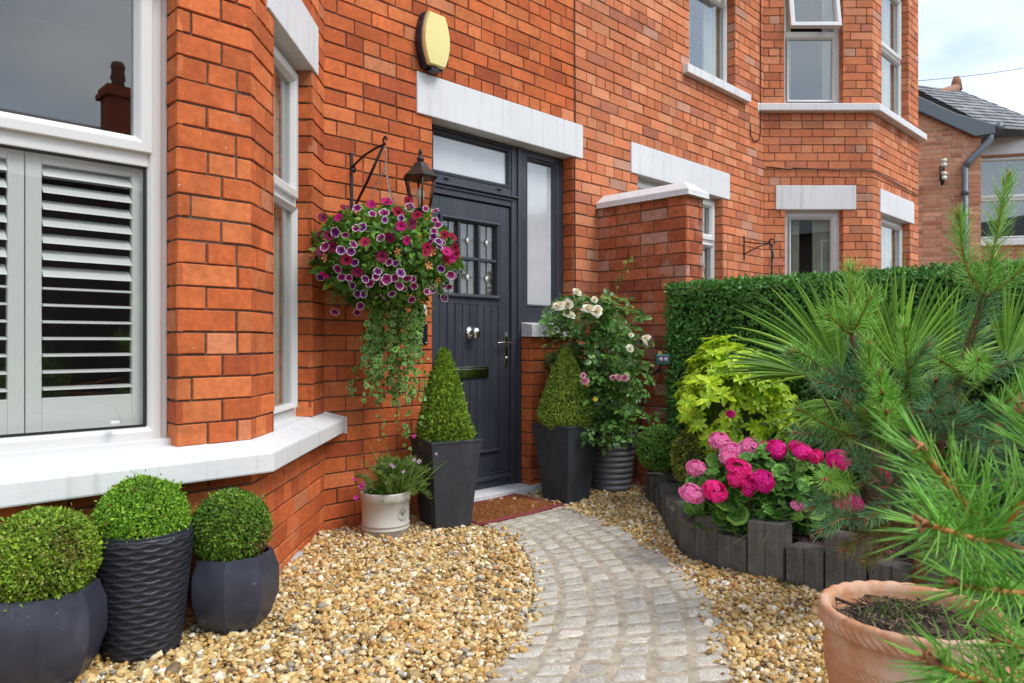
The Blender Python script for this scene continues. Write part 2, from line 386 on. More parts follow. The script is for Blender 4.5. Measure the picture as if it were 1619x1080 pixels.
# ---- front door and its frame
g=G(ID); a,b=.10,.19
g.box(-.690,-.618,a,b,.058,LT0-.003); g.box(.097,.243,a,b,.058,LT0-.003); g.box(.565,.6445,a,b,13*CO+.1,LT0-.003)
g.box(-.618,.097,a+.004,b,1.992,2.115); g.box(-.618,.097,a+.002,b,2.398,LT0-.003); g.box(.243,.565,a+.002,b,2.372,LT0-.003)
g.box(.243,.565,a+.002,b,13*CO+.1,1.296); g.box(.150,.185,a-.012,a-.0005,.058,LT0-.01)
g.box(-.618,.15,a-.022,a+.003,2.052,2.068); g.box(-.618,.10,a-.008,a+.003,2.030,2.050)
df=g.build('door_frame',DG,H1,bevel=.005)
g=G(ID); g.ring(-.616,.095,2.117,2.396,[(0,.106),(0,.16),(.03,.16),(.03,.122),(.018,.102)]); fl=g.build('fanlight',DG,H1,bevel=.002)
g=G(ID); g.box(-.588,.067,.13,.136,2.144,2.369); g.build('glass',FRO,fl)
for x in (-.49,-.02):
    g=G(ID); g.box(x-.02,x+.02,.088,.1015,2.094,2.104); g.build('drain_cap',DG,df,bevel=.003)
g=G(ID); g.ring(.245,.563,1.298,2.370,[(0,.106),(0,.16),(.024,.16),(.024,.122),(.014,.102)]); sl=g.build('sidelight',DG,H1,bevel=.002)
g=G(ID); g.box(.266,.541,.13,.136,1.32,2.348); g.build('glass',FRO,sl)
g=G(ID); y0=.118                                          # door leaf
g.box(-.612,-.535,y0,.165,.062,1.985); g.box(-.012,.091,y0,.165,.062,1.985); g.box(-.535,-.012,y0,.165,1.86,1.985)
g.box(-.535,-.012,y0+.004,.165,.062,.135); g.box(-.535,-.012,y0+.010,.165,.135,.300); g.box(-.535,-.012,y0,.165,1.300,1.345)
n=8; w=(.523)/n
for k in range(n):
    x=-.535+k*w; v=[]; pr=[(x,y0+.011),(x+.006,y0+.002),(x+w-.006,y0+.002),(x+w,y0+.011)]
    for z in (.300,1.300): v+=[(px,py,z) for px,py in pr]
    g.raw(v,[(i,i+1,i+5,i+4) for i in range(3)])
door=g.build('front_door',DG,H1,bevel=.0025)
g=G(ID); g.ring(-.545,-.006,1.338,1.868,[(0,y0-.002),(.004,y0-.018),(.016,y0-.022),(.028,y0-.010),(.034,y0+.012),(.034,y0+.03),(0,y0+.03)])
for x in (-.372,-.196): g.box(x-.011,x+.011,y0-.006,y0+.02,1.37,1.836)
for i,(xa,xb) in enumerate(((-.513,-.383),(-.361,-.207),(-.185,-.038))): g.box(xa,xb,y0-.0055,y0+.02,1.591,1.613)
g.build('glazing_bars',DG,door,bevel=.003)
g=G(ID); g.box(-.512,-.038,y0+.018,y0+.022,1.371,1.836); g.build('glass',GL,door)
OB=surf('amber_glass',(.10,.075,.05),.5,var=(5,.4,1.5))
g=G(ID); g.box(-.512,-.038,y0+.034,y0+.04,1.371,1.836); g.build('glass_backing',OB,door)
for xc in (-.448,-.284,-.112):
    for (za,zb) in ((1.371,1.591),(1.613,1.836)):
        g=G(ID); zc=(za+zb)/2; g.box(xc-.0022,xc+.0022,y0+.0135,y0+.0175,za,zc-.027); g.box(xc-.0022,xc+.0022,y0+.0135,y0+.0175,zc+.027,zb)
        g.box(xc-.064,xc-.021,y0+.0135,y0+.0175,zc-.002,zc+.002); g.box(xc+.021,xc+.064,y0+.0135,y0+.0175,zc-.002,zc+.002)
        g.prism([(xc-.0215,zc),(xc,zc-.0275),(xc+.0215,zc),(xc,zc+.0275)],y0+.013,y0+.0178); g.build('leading',LEAD,door)
for xc in (-.448,-.284,-.112):
    for (za,zb) in ((1.371,1.591),(1.613,1.836)):
        zc=(za+zb)/2; g=G(ID); g.raw([(xc-.016,y0+.0125,zc),(xc,y0+.0125,zc-.022),(xc+.016,y0+.0125,zc),(xc,y0+.0125,zc+.022),(xc,y0+.006,zc)],[(0,1,4),(1,2,4),(2,3,4),(3,0,4)]); g.build('glass_diamond',DIAM,door)
g=G(ID)
for (za,zb,xa,xb,p) in ((.300,.322,-.53,.0,.016),(.150,.163,-.612,.088,.012),(.112,.150,-.612,.088,.03)):
    n=7; v=[]
    for x in (xa,xb):
        for i in range(n): q=-pi/2+pi*i/(n-1); v.append((x,y0+.002-p*cos(q),(za+zb)/2+(zb-za)/2*sin(q)))
    g.raw(v,[(i,i+1,n+i+1,n+i) for i in range(n-1)]+[tuple(range(n)),tuple(range(2*n-1,n-1,-1))])
g.build('moulding',DG,door)
def turned(c, prof, n=24):      # lathe about the wall normal
    g=G(lambda v: np.c_[c[0]+v[:,0], c[1]-v[:,2], c[2]+v[:,1]]); g.lathe(prof,n=n); return g
turned((-.272,y0,1.113),[(.001,0),(.042,0),(.042,.005),(.02,.008),(.016,.022),(.022,.03),(.033,.042),(.037,.055),(.033,.07),(.018,.08),(.001,.082)]).build('knob',CHR,door)
g=G(ID); g.box(-.418,-.115,y0-.012,y0+.001,.812,.888); g.box(-.395,-.138,y0-.018,y0-.0115,.826,.874); g.build('letter_plate',CHR,door,bevel=.004)
g=G(ID); g.box(.040,.068,y0-.010,y0+.001,.885,1.118); g.tube([(.054,y0-.008,1.045),(.054,y0-.045,1.045)],.008); g.tube([(.058,y0-.045,1.045),(.0,y0-.048,1.046),(-.062,y0-.045,1.044)],[.009,.008,.007]); g.build('handle',CHR,door,bevel=.002)
turned((.054,y0-.01,.94),[(.001,0),(.010,0),(.010,.008),(.001,.009)],12).build('lock',CHR,door)
g=G(ID); g.box(-.70,.42,-.034,.004,-.08,.058); g.box(-.690,.184,.004,.19,-.08,.0575); g.build('doorstep',WP,H1,bevel=.006)
g=G(ID)
v=[(.160,-.038,13*CO+.003),(.646,-.038,13*CO+.003),(.646,.12,13*CO+.003),(.187,.12,13*CO+.003),(.160,-.038,13*CO+.088),(.646,-.038,13*CO+.088),(.646,.12,13*CO+.104),(.187,.12,13*CO+.104)]
g.raw(v,[(0,1,2,3),(4,5,6,7),(0,1,5,4),(1,2,6,5),(2,3,7,6),(3,0,4,7)]); g.build('window_sill',WP,H1,bevel=.005)
PLB=surf('plain_brick',(.42,.09,.035),.9,var=(8,.8,1.2))
def bulk(parent,x0,x1):
    g=G(); g.box(x0,x1,1.0,8,-.1,TOPZ-.02); g.build('rear_wall',PLB,parent)
    g=G(); g.prism([(-.35,TOPZ-.02),(4.2,TOPZ+2.6),(8.6,TOPZ-.02),(8.6,TOPZ-.12),(-.35,TOPZ-.12)],0,1)
    s=g.V[-1]; g.V[-1]=np.c_[x0+(x1-x0)*s[:,1],s[:,0],s[:,2]]; g.C[-1]=np.tile((.07,.075,.085),(len(s),1)); g.build('roof',SLATE,parent)
bulk(H1,-6.3,.646)
g=G(ID); bricks(g,-6.3,-4.5,-.084,TOPZ,pal=P_N,w=W_N); g.build('end_wall',[BR,MO],H1)
# ================================================================== house next door
H2 = thing('brick_house',(3.7,0,0),'paler brick house next door with a two-storey white-silled bay, behind the hedge','house')
S2=42*CO
g=G(ID)
bricks(g,.6465,3.687,-.084,TOPZ,holes=[(1.46,2.848,9*CO,LT0),(1.358,2.965,LT0,LT1),(.6,.743,LT0,LT1),(2.25,3.09,S2,60*CO)],pal=P_P,w=W_P,shift=.07)
g.T=frame((2.848,.12,0),(0,-1,0),(1,0,0)); reveal(g,.12,9*CO,LT0,P_P,W_P)
g.T=frame((3.09,.12,0),(0,-1,0),(1,0,0)); reveal(g,.12,S2,60*CO,P_P,W_P)
g.build('wall',[BRP,MOP],H2)
lintel(H2,ID,1.358,2.965); lintel(H2,ID,2.15,3.19,60*CO,63*CO)
TL2=frame((3.687,0,0),(R2,-R2,0),(R2,R2,0)); TF2=frame((0,-.8,0),(1,0,0),(0,1,0)); TR2=frame((6.0,-.8,0),(R2,R2,0),(-R2,R2,0)); L2=.8*sqrt(2)
g=G(TL2); bricks(g,0,L2,-.084,TOPZ,holes=[(.223,.825,SILL,LT0),(.123,.955,LT0,LT1),(.214,.824,S2,60*CO)],pal=P_P,w=W_P)
g.T=TF2; bricks(g,4.487,6.0,-.084,TOPZ,holes=[(4.74,5.692,SILL,LT0),(4.69,5.81,LT0,LT1),(4.752,5.64,S2,60*CO)],pal=P_P,w=W_P,shift=.05)
g.T=TR2; bricks(g,0,L2,-.084,TOPZ,pal=P_P,w=W_P)
g.T=ID; bricks(g,6.8,7.3,-.084,TOPZ,pal=P_P,w=W_P)
for (T,sd,ind,op) in ((TL2,(R2,-R2,0),(R2,R2,0),((.223,.825,SILL,LT0),(.214,.824,S2,60*CO))),(TF2,(1,0,0),(0,1,0),((4.74,5.692,SILL,LT0),(4.752,5.64,S2,60*CO)))):
    sd=np.array(sd,float); ind=np.array(ind,float)
    for (a,b,za,zb) in op:
        g.T=frame(face_pt(T,b,.12),-ind,sd); reveal(g,.12,za,zb,P_P,W_P); g.T=frame(face_pt(T,a,0),ind,-sd); reveal(g,.12,za,zb,P_P,W_P)
g.build('bay_wall',[BRP,MOP],H2)
lintel(H2,TL2,.123,.955); lintel(H2,TF2,4.69,5.81)
BAY2=[(3.687,0),(4.487,-.8),(6.0,-.8),(6.8,0)]
bay_sill(H2,BAY2,S2+.004,S2-.012,41*CO-.002,over=.085); bay_sill(H2,BAY2,SILL+.004,SILL-.03,.55,over=.085)
g=G(); g.box(2.13,3.30,-.06,.12,41*CO,S2-.004); g.build('window_sill',WP,H2,bevel=.006)
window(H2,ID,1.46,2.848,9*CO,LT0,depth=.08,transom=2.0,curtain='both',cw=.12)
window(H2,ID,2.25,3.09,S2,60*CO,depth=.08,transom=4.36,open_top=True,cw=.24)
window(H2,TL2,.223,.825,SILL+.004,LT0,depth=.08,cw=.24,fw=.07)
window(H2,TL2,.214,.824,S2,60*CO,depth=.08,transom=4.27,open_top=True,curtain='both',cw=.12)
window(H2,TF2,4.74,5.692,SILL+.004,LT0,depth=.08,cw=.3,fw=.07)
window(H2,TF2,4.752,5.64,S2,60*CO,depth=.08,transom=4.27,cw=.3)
bulk(H2,.647,7.3)
# ================================================================== old wall between the two front doors
g=G(frame((.935,0,0),(0,-1,0),(1,0,0)))
W_=thing('garden_wall',(1.045,-.4,0),'weathered brick dividing wall with sloping white coping beside the rose bush','wall')
bricks(g,.0,.775,-.084,2.072,pal=P_W,w=W_W,var=.12)
g.T=frame((.935,-.775,0),(1,0,0),(0,1,0)); bricks(g,0,.22,-.084,2.072,pal=P_W,w=W_W,var=.12,header=2)
g.T=frame((1.155,-.775,0),(0,1,0),(-1,0,0)); bricks(g,0,.775,-.084,2.072,pal=P_W,w=W_W,var=.12)
g.build('brickwork',[BRW,MO],W_)
g=G(); x0,x1,y0_,y1_=.905,1.185,-.81,-.002
v=[(x,y,z) for z,i in ((2.07,0),(2.112,0),(2.178,.085)) for (x,y) in ((x0+i,y0_+i),(x1-i,y0_+i),(x1-i,y1_),(x0+i,y1_))]
f=[(0,1,2,3),(8,9,10,11)]+[(r*4+i,r*4+(i+1)%4,r*4+4+(i+1)%4,r*4+4+i) for r in (0,1) for i in range(4)]
g.raw(v,f); g.build('coping',WP,W_,bevel=.006)
# ================================================================== far house at the right
H3p=at(1551,541,12.5); H3p[2]=0
H3=thing('brick_house',H3p,'distant brick house with slate roof, dark bargeboard and grey downpipe at the right edge','house')
s3=np.array((cos(radians(-59)),sin(radians(-59)),0)); i3=np.array((-s3[1],s3[0],0))
T3=frame(H3p,s3,i3)
BR3=surf('far_brick',None,.9,var=((20,.85,1.15),),spec=.2)
Kb=dict(pal=P_3,w=W_3,var=.08,c=.077,header=0,jt=.013)
def gable_wall(name,x0,x1,z1,T,holes=()):
    g=G(T); bricks(g,x0,x1,-.077,z1,holes=holes,**Kb); return g.build(name,[BR3,MOL],H3)
g=G(T3)
for k in range(10): bricks(g,-.3*(k+1)+(.0 if k else 0),-.3*k,-.077,4.60+.58*(.3*k)+.13,shift=.03,**Kb)
g.build('gable_wall',[BR3,MOL],H3)
T3s=frame(H3p,i3,-s3); gable_wall('return_wall',0,1.1,4.75,T3s)
o3=face_pt(T3,0,1.1); T3w=frame(o3,s3,i3)
gable_wall('wall',0.001,2.6,4.9,T3w,holes=[(.24,1.9,2.93,4.5)])
window(H3,T3w,.24,1.9,2.93,4.5,depth=.06,transom=3.7,curtain=None)
g=G(T3w); g.box(.08,2.1,-.04,.1,4.5,4.82); g.build('lintel',WP,H3,bevel=.01)
g=G(T3w); g.box(.02,2.1,-.10,.12,2.82,2.93); g.build('window_sill',WP,H3,bevel=.01)
# bargeboard along the gable, gutter, downpipe
zb0,zb1=4.78,5.50; xb1=.17; xb0=-3.0
g=G(T3); g.prism([(xb0,zb1+1.02),(-.40,4.98),(xb1,4.76),(xb1+.02,4.60),(-.12,4.57),(xb0,zb1+.72)],-.10,-.02); g.build('bargeboard',GUT,H3,bevel=.01)
g=G(T3); g.tube([(xb1+.10,y,4.72) for y in (-.06,.5,1.0)],.075,n=10); g.T=T3w; g.tube([(x,-.10,4.86) for x in (-.1,1,2.7)],.07,n=10); gu=g.build('gutter',GUT,H3)
g=G(T3); g.tube([(.14,-.02,4.68),(.12,-.05,4.50),(-.22,-.08,4.14),(-.27,-.085,4.05)],.055,n=10); g.tube([(-.27,-.085,4.08),(-.27,-.085,.0)],.05,n=10); g.tube([(-.27,-.085,3.58),(-.27,-.085,3.66)],.062,n=10); g.build('downpipe',GUT,H3)
# slated slopes
A=at(1430,132,13.05); B=at(1569,203,12.6); C=at(1512,143,17.0); D=at(1690,212,13.6)
def slates(P00,P10,P01,P11,nr,nc,name):
    g=G(); nrm=np.cross(P10-P00,P01-P00); nrm/=np.linalg.norm(nrm); nrm*=np.sign(nrm[2])
    bl=lambda u,v:(P00*(1-u)*(1-v)+P10*u*(1-v)+P01*(1-u)*v+P11*u*v)
    for r in range(nr):
        for c in range(-1,nc):
            u0=(c+.5*(r%2))/nc; u1=u0+1/nc*.985; u0=max(u0,0);u1=min(u1,1)
            if u1-u0<.01: continue
            v0=r/nr; v1=min((r+1.15)/nr,1); k=.55+random.random()*.8; t=.02+random.random()*.008
            q=[bl(u0,v0)+nrm*t,bl(u1,v0)+nrm*t,bl(u1,v1)+nrm*.004,bl(u0,v1)+nrm*.004,bl(u0,v0)-nrm*.01,bl(u1,v0)-nrm*.01]
            g.raw(q,[(0,1,2,3),(4,5,1,0)],col=(.19*k,.195*k,.205*k))
    q=[bl(0,0),bl(1,0),bl(1,1),bl(0,1)]; q+= [p-nrm*.12 for p in q]
    g.raw(q,[(0,1,2,3),(7,6,5,4),(0,1,5,4),(1,2,6,5),(2,3,7,6),(3,0,4,7)],col=(.05,.05,.055)); return g.build(name,SLATE,H3)
rf=slates(B,D,A,C,13,11,'roof')
E_=at(1700,225,19.0); slates(D+np.array((0,0,.01)),E_,C+np.array((0,0,.01)),C+(E_-D)*.15,10,8,'hip_roof')
g=G(); g.tube([at(1470,157,14.0)+np.array((0,0,.03)),C+np.array((0,0,.05))],.10,n=8); g.tube([C+np.array((0,0,.0)),C+np.array((0,0,.22)),C+np.array((0,0,.32))],[.13,.10,.06],n=8); g.build('ridge_tiles',HIP,H3)
# ================================================================== house across the road (its chimney shows in the bay window glass)
H4=thing('brick_house',(2,-17,0),'house across the road whose chimney is mirrored in the bay window pane','house')
DUL=surf('dull_brick',(.07,.05,.04),.9,var=(6,.7,1.3))
g=G(); g.box(-7,9,-22,-16,-.1,4.6); g.build('wall',DUL,H4)
g=G(); g.prism([(-15.6,4.5),(-19,6.7),(-22.4,4.5)],-7.3,9.3,plane='xz'); s=g.V[-1]; g.V[-1]=np.c_[s[:,1],s[:,0],s[:,2]]; g.C[-1]=np.tile((.06,.065,.07),(len(s),1)); rf4=g.build('roof',SLATE,H4)
g=G(); g.box(2.48,3.12,-19.35,-18.65,6.2,7.55); g.box(2.38,3.22,-19.45,-18.55,7.5,7.64); g.box(2.43,3.17,-19.4,-18.6,7.64,7.78)
ch=g.build('chimney',PLB,rf4)
for x in (2.8,):
    g=G(); g.lathe([(.20,7.76),(.15,8.0),(.19,8.05),(.15,8.3),(.19,8.36),(.14,8.5)],c=(x,-19,0),n=12); g.build('chimney_pot',HIP,ch)
for x in (-5,-1.5,3.5,7):
    for z in (.9,3.0):
        g=G(); g.box(x-.6,x+.6,-16.03,-15.97,z,z+1.3); wn=g.build('window',UP,H4); g=G(); g.box(x-.53,x+.53,-15.968,-15.96,z+.07,z+1.23); g.build('pane',surf('far_pane',(.03,.035,.04),.1),wn)
# ================================================================== ground, gravel, path
def smooth(a,b,x): t=np.clip((x-a)/(b-a),0,1); return t*t*(3-2*t)
g=G(); g.box(-400,400,-400,400,-.30,-.06); g.build('ground',surf('dull_earth',(.16,.13,.09),.95,var=(3,.7,1.3),bump=(60,.5,.01)))['kind']='structure'
PL=np.array([(-.70,-.42),(-.70,-.60),(-.772,-.80),(-.936,-1.047),(-1.182,-1.327),(-1.409,-1.526),(-1.625,-1.682),(-1.825,-1.790),(-2.02,-1.875),(-2.5,-2.16),(-3.1,-2.42)])
PR=np.array([(-.02,-.42),(-.045,-.60),(-.10,-.82),(-.228,-1.102),(-.41,-1.431),(-.635,-1.753),(-.90,-2.021),(-1.157,-2.209),(-1.417,-2.39),(-2.0,-2.74),(-2.65,-3.08)])
BED=np.array([(.93,-.50),(.80,-.50),(.60,-.67),(.456,-.84),(.30,-.98),(.12,-1.13),(-.07,-1.285),(-.26,-1.44),(-.40,-1.585),(-.435,-1.76),(-.43,-1.95),(-.43,-2.14),(-.425,-2.34),(-.40,-2.55),(-.36,-2.78),(-.31,-3.0),(-.25,-3.25),(-.2,-3.6)])
def resample(P, n):
    d=np.r_[0,np.cumsum(np.linalg.norm(np.diff(P,axis=0),axis=1))]; t=np.linspace(0,d[-1],n)
    Q=np.c_[np.interp(t,d,P[:,0]),np.interp(t,d,P[:,1])]
    for _ in range(3): Q[1:-1]=(Q[:-2]+2*Q[1:-1]+Q[2:])/4
    return Q
def inside(pts, poly):
    x,y=pts[:,0],pts[:,1]; r=np.zeros(len(pts),bool); n=len(poly)
    for i in range(n):
        (x0,y0),(x1,y1)=poly[i],poly[(i+1)%n]
        c=((y0>y)!=(y1>y)); r^= c & (x < (x1-x0)*(y-y0)/((y1-y0) if y1!=y0 else 1e-9)+x0)
    return r
def gz(x,y): return (.012+.03*(1-smooth(-1.75,-1.0,x)))*smooth(-.05,.40,-.75*(x+.72)+.66*(y+.47))
SAND=surf('gritty_subsoil',(.22,.165,.10),.95,var=((20,.6,1.4),(200,.7,1.3)),bump=(180,.6,.006))
nx,ny=60,60; xs=np.linspace(-6.0,.95,nx); ys=np.linspace(-5.2,.0,ny); X_,Y_=np.meshgrid(xs,ys); 
g=G(); g.raw(np.c_[X_.ravel(),Y_.ravel(),(gz(X_,Y_)-.012).ravel()],[(j*nx+i,j*nx+i+1,(j+1)*nx+i+1,(j+1)*nx+i) for j in range(ny-1) for i in range(nx-1)],smooth=True)
g.build('yard_subsoil',SAND)['kind']='structure'
def ico(sub):
    t=(1+5**.5)/2
    v=[(-1,t,0),(1,t,0),(-1,-t,0),(1,-t,0),(0,-1,t),(0,1,t),(0,-1,-t),(0,1,-t),(t,0,-1),(t,0,1),(-t,0,-1),(-t,0,1)]
    f=[(0,11,5),(0,5,1),(0,1,7),(0,7,10),(0,10,11),(1,5,9),(5,11,4),(11,10,2),(10,7,6),(7,1,8),(3,9,4),(3,4,2),(3,2,6),(3,6,8),(3,8,9),(4,9,5),(2,4,11),(6,2,10),(8,6,7),(9,8,1)]
    v=[np.array(p,float)/np.linalg.norm(p) for p in v]
    for _ in range(sub):
        c={}; nf=[]
        def mid(a,b):
            k=(min(a,b),max(a,b))
            if k not in c: m=v[a]+v[b]; v.append(m/np.linalg.norm(m)); c[k]=len(v)-1
            return c[k]
        for a,b,d in f: x,y,z=mid(a,b),mid(b,d),mid(d,a); nf+=[(a,x,z),(b,y,x),(d,z,y),(x,y,z)]
        f=nf
    return np.array(v),f
V1,F1=ico(1); V0,F0=ico(0)
STONE=surf('gravel_stone',None,.62,var=((60,.75,1.2),(260,.85,1.15)),bump=(220,.25,.002),spec=.35)
GC=[(.64,.46,.20),(.56,.35,.12),(.74,.60,.36),(.42,.25,.09),(.80,.75,.62),(.36,.33,.28),(.58,.30,.11),(.20,.14,.08)]
GW=[5.5,4.6,4.2,2.4,1.5,.7,.9,.6]
sp=.0150
gx,gy=np.meshgrid(np.arange(-3.75,.93,sp),np.arange(-4.1,-.02,sp)); P=np.c_[gx.ravel(),gy.ravel()]+rng.uniform(-.5,.5,(gx.size,2))*sp*.95
pathpoly=np.r_[PL,PR[::-1]]; bedpoly=np.r_[BED,[(1.2,-3.6),(1.2,-.5)]]
baypoly=np.array([(-4.5,.1),(-3.72,-.775),(-2.207,-.775),(-1.437,-.0),(-1.437,.1)])
keep=~inside(P,pathpoly)&~inside(P,bedpoly)&~inside(P,baypoly)&~((P[:,0]>.93)&(P[:,1]>-.8))&~((P[:,0]>-.72)&(P[:,0]<.2)&(P[:,1]>-.04))
P=P[keep]; dep=((P[:,0]+3.486)+(P[:,1]+3.486))*R2; lat=((P[:,0]+3.486)-(P[:,1]+3.486))*R2
vis=(dep>1.5)&(np.abs(lat)<dep*.78+.5); P=P[vis]; dep=dep[vis]
# a sprinkling of stones kicked on to the edges of the path
k=260; i=rng.integers(0,len(PL)-2,k); t=rng.random(k)[:,None]; s_=np.where(rng.random(k)<.6,1,0)[:,None]; e=np.abs(rng.normal(size=k))[:,None]*.05
Q=np.where(s_==1,(PR[i]*(1-t)+PR[i+1]*t)*(1-e)+(PL[i]*(1-t)+PL[i+1]*t)*e,(PL[i]*(1-t)+PL[i+1]*t)*(1-e)+(PR[i]*(1-t)+PR[i+1]*t)*e)
def stones(g,P,z,near,size=.0106):
    n=len(P); typ=rng.integers(0,8,n)
    for q in range(8):
        tv=(V1 if near else V0)*np.array((1,.78,.55))*(1+rng.normal(size=((len(V1) if near else len(V0)),1))*.13)
        m=typ==q; k=m.sum()
        if not k: continue
        s=(size*np.exp(rng.normal(size=k)*.3)).clip(.006,.025)
        d=rdir(k); d[:,2]*=.45; up=np.array((0,0,1.))+rng.normal(size=(k,3))*.45
        M=basis(d,up)*s[:,None,None]
        g.inst(tv,F1 if near else F0,M,np.c_[P[m],z[m]],pick(GC,k,GW,.14),smooth=(q%3==0))
g=G(); zz=gz(P[:,0],P[:,1])+rng.uniform(-.006,.012,len(P)); nr=dep<3.3
stones(g,P[nr],zz[nr],True); stones(g,P[~nr],zz[~nr],False,.0112)
top=rng.random(len(P))<.22; stones(g,P[top]+rng.normal(size=(top.sum(),2))*.006,zz[top]+.011,True)
stones(g,Q,np.full(len(Q),.024),True,.009)
tag(g.build('gravel',STONE),'loose golden gravel spread on both sides of the curved stone path','gravel',kind='stuff')
# --- granite setts
SETT=surf('granite_sett',None,.8,var=((14,.8,1.15),(330,.42,1.5),(90,.82,1.15)),bump=((160,.5,.004),(40,.3,.006)),stain=((9,.60,(.24,.19,.12),.55),(3,.66,(.16,.13,.08),.4)),spec=.3)
JOINT=surf('sandy_joint',(.43,.37,.285),.95,var=((25,.65,1.3),(250,.7,1.3)),bump=(200,.6,.006),stain=(6,.62,(.08,.09,.03),.5))
nL=52; L_=resample(PL,nL); R_=resample(PR,nL)
g=G(); v=[]; 
for a,b in zip(L_,R_): v+=[(*(a*1.0),.0170),(*b,.0170)]
g.raw(v,[(2*i,2*i+1,2*i+3,2*i+2) for i in range(nL-1)],mi=1)
gr=9; u=np.linspace(-1,1,gr)
uu,ww=np.meshgrid(u,u); prof=(1-np.abs(uu)**10)*(1-np.abs(ww)**10)
qf=[(j*gr+i,j*gr+i+1,(j+1)*gr+i+1,(j+1)*gr+i) for j in range(gr-1) for i in range(gr-1)]
fine=[None]; NC=6
rows=[]; t=0.
arc=np.r_[0,np.cumsum(np.linalg.norm(np.diff((L_+R_)/2,axis=0),axis=1))]; tot=arc[-1]
def side(P,t): return np.array((np.interp(t,arc,P[:,0]),np.interp(t,arc,P[:,1])))
edges=np.linspace(0,1,NC+1)
for c in range(NC):
    t=random.uniform(-.05,0)
    while t<tot-.03:
        ln=random.choice((.085,.095,.10,.115,.15 if random.random()<.35 else .1)); t1=min(t+ln,tot); t0=max(t,0)
        e0=edges[c]+random.uniform(-.008,.008)*(c>0); e1=edges[c+1]+random.uniform(-.008,.008)*(c<NC-1)
        if c==0: e0-=random.uniform(0,.03)
        if c==NC-1: e1+=random.uniform(0,.03)
        A0,B0,A1,B1=side(L_,t0),side(R_,t0),side(L_,t1),side(R_,t1)
        j=random.uniform(.001,.0045)/.1; a=(uu+1)/2*(1-2*j)+j; b=(ww+1)/2*(1-2*j)+j
        a=a+rng.normal(size=a.shape)*.018; b=b+rng.normal(size=b.shape)*.018
        s=e0+(e1-e0)*a
        p0=A0+(B0-A0)*s[...,None]; p1=A1+(B1-A1)*s[...,None]; p=p0*(1-b[...,None])+p1*b[...,None]
        h=.006+.014*prof+rng.normal(size=prof.shape)*.0013*(prof>.2)+random.uniform(-.0022,.0022)
        k=random.choice(((.55,.52,.455),(.53,.50,.44),(.57,.54,.47),(.50,.475,.42),(.55,.505,.43)))
        g.raw(np.c_[p.reshape(-1,2),h.ravel()],qf,col=np.array(k)*random.uniform(.9,1.1),smooth=True)
        t=t1
g.build('path',[SETT,JOINT])['kind']='structure'
# grass tufts and moss at the path edge are ground cover
MOSS=surf('moss',None,.9,transl=.2)
g=G(); cen=[at_z(1095,850,.01),at_z(1115,862,.01),at_z(1062,818,.01),at_z(1135,872,.02),at_z(1190,905,.01),at_z(1075,838,.01),at_z(1250,925,.01)]
for c in cen:
    k=160; P_=np.c_[c[0]+rng.normal(size=k)*.035,c[1]+rng.normal(size=k)*.035,np.full(k,.012)]
    g.inst([(-.5,0,0),(.5,0,0),(0,1,0)],[(0,1,2)],basis(np.c_[rng.normal(size=(k,2))*.7,np.ones(k)])*np.array((.005,.022,.01)),P_,pick([(.10,.16,.03),(.14,.17,.05)],k))
tag(g.build('moss',MOSS),'low green moss at the foot of the timber edging beside the path','moss',kind='stuff')
# ================================================================== raised bed: soil, mulch, timber posts
SOIL=surf('dark_soil',(.035,.025,.02),.95,var=(30,.5,1.6),bump=(80,.8,.02))
bed_in=BED
g=G(); n_=len(BED); v=[(p[0]+.06,p[1]-.0,.125) for p in BED]+[(1.0,p[1],.17) for p in BED]
g.raw(v,[(i,i+1,n_+i+1,n_+i) for i in range(n_-1)],smooth=True); g.build('soil',SOIL)['kind']='structure'
MUL=surf('bark_chip',None,.85,var=(60,.6,1.3),bump=(150,.4,.003))
k=2600; P_=np.c_[rng.uniform(-.5,.6,k),rng.uniform(-3.3,-.9,k)]; m=inside(P_,np.r_[BED+np.array((.15,.02)),[(1.0,-3.6),(1.0,-.5)]]); P_=P_[m]; k=len(P_)
g=G(); d=rdir(k); d[:,2]*=.25; bx=[(x,y,z) for x in (-.5,.5) for y in (-.5,.5) for z in (-.5,.5)]; bf=[(0,1,3,2),(4,6,7,5),(0,4,5,1),(2,3,7,6),(0,2,6,4),(1,5,7,3)]
g.inst(bx,bf,basis(d,np.array((0,0,1.))+rng.normal(size=(k,3))*.3)*(np.array((.014,.05,.006))*np.exp(rng.normal(size=(k,1))*.35))[:,None,:],np.c_[P_,.135+rng.random(k)*.02],pick([(.07,.03,.035),(.04,.022,.02),(.12,.05,.04),(.16,.09,.06)],k,[4,4,2,.6]))
tag(g.build('bark_mulch',MUL),'dark purple-brown bark mulch between the timber posts and the geranium','mulch',kind='stuff')
WOOD=surf('dark_stained_timber',None,.75,var=((12,.75,1.25),(90,.8,1.2)),streak=(60,.52,(.20,.19,.175),.5,.06),bump=((60,.5,.006),(220,.3,.003)),stain=((10,.58,(.22,.22,.04),.6),(40,.72,(.22,.18,.14),.5)),spec=.3)
BS=resample(BED[2:],21); ordn=['first','second','third','fourth','fifth','sixth','seventh','eighth','ninth','tenth','eleventh','twelfth','thirteenth','fourteenth','fifteenth','sixteenth','seventeenth','eighteenth','nineteenth','twentieth']
hts=[.18,.13,.17,.14,.18,.15,.205,.155,.225,.16,.255,.17,.25,.165,.24,.16,.24,.17,.23,.17]
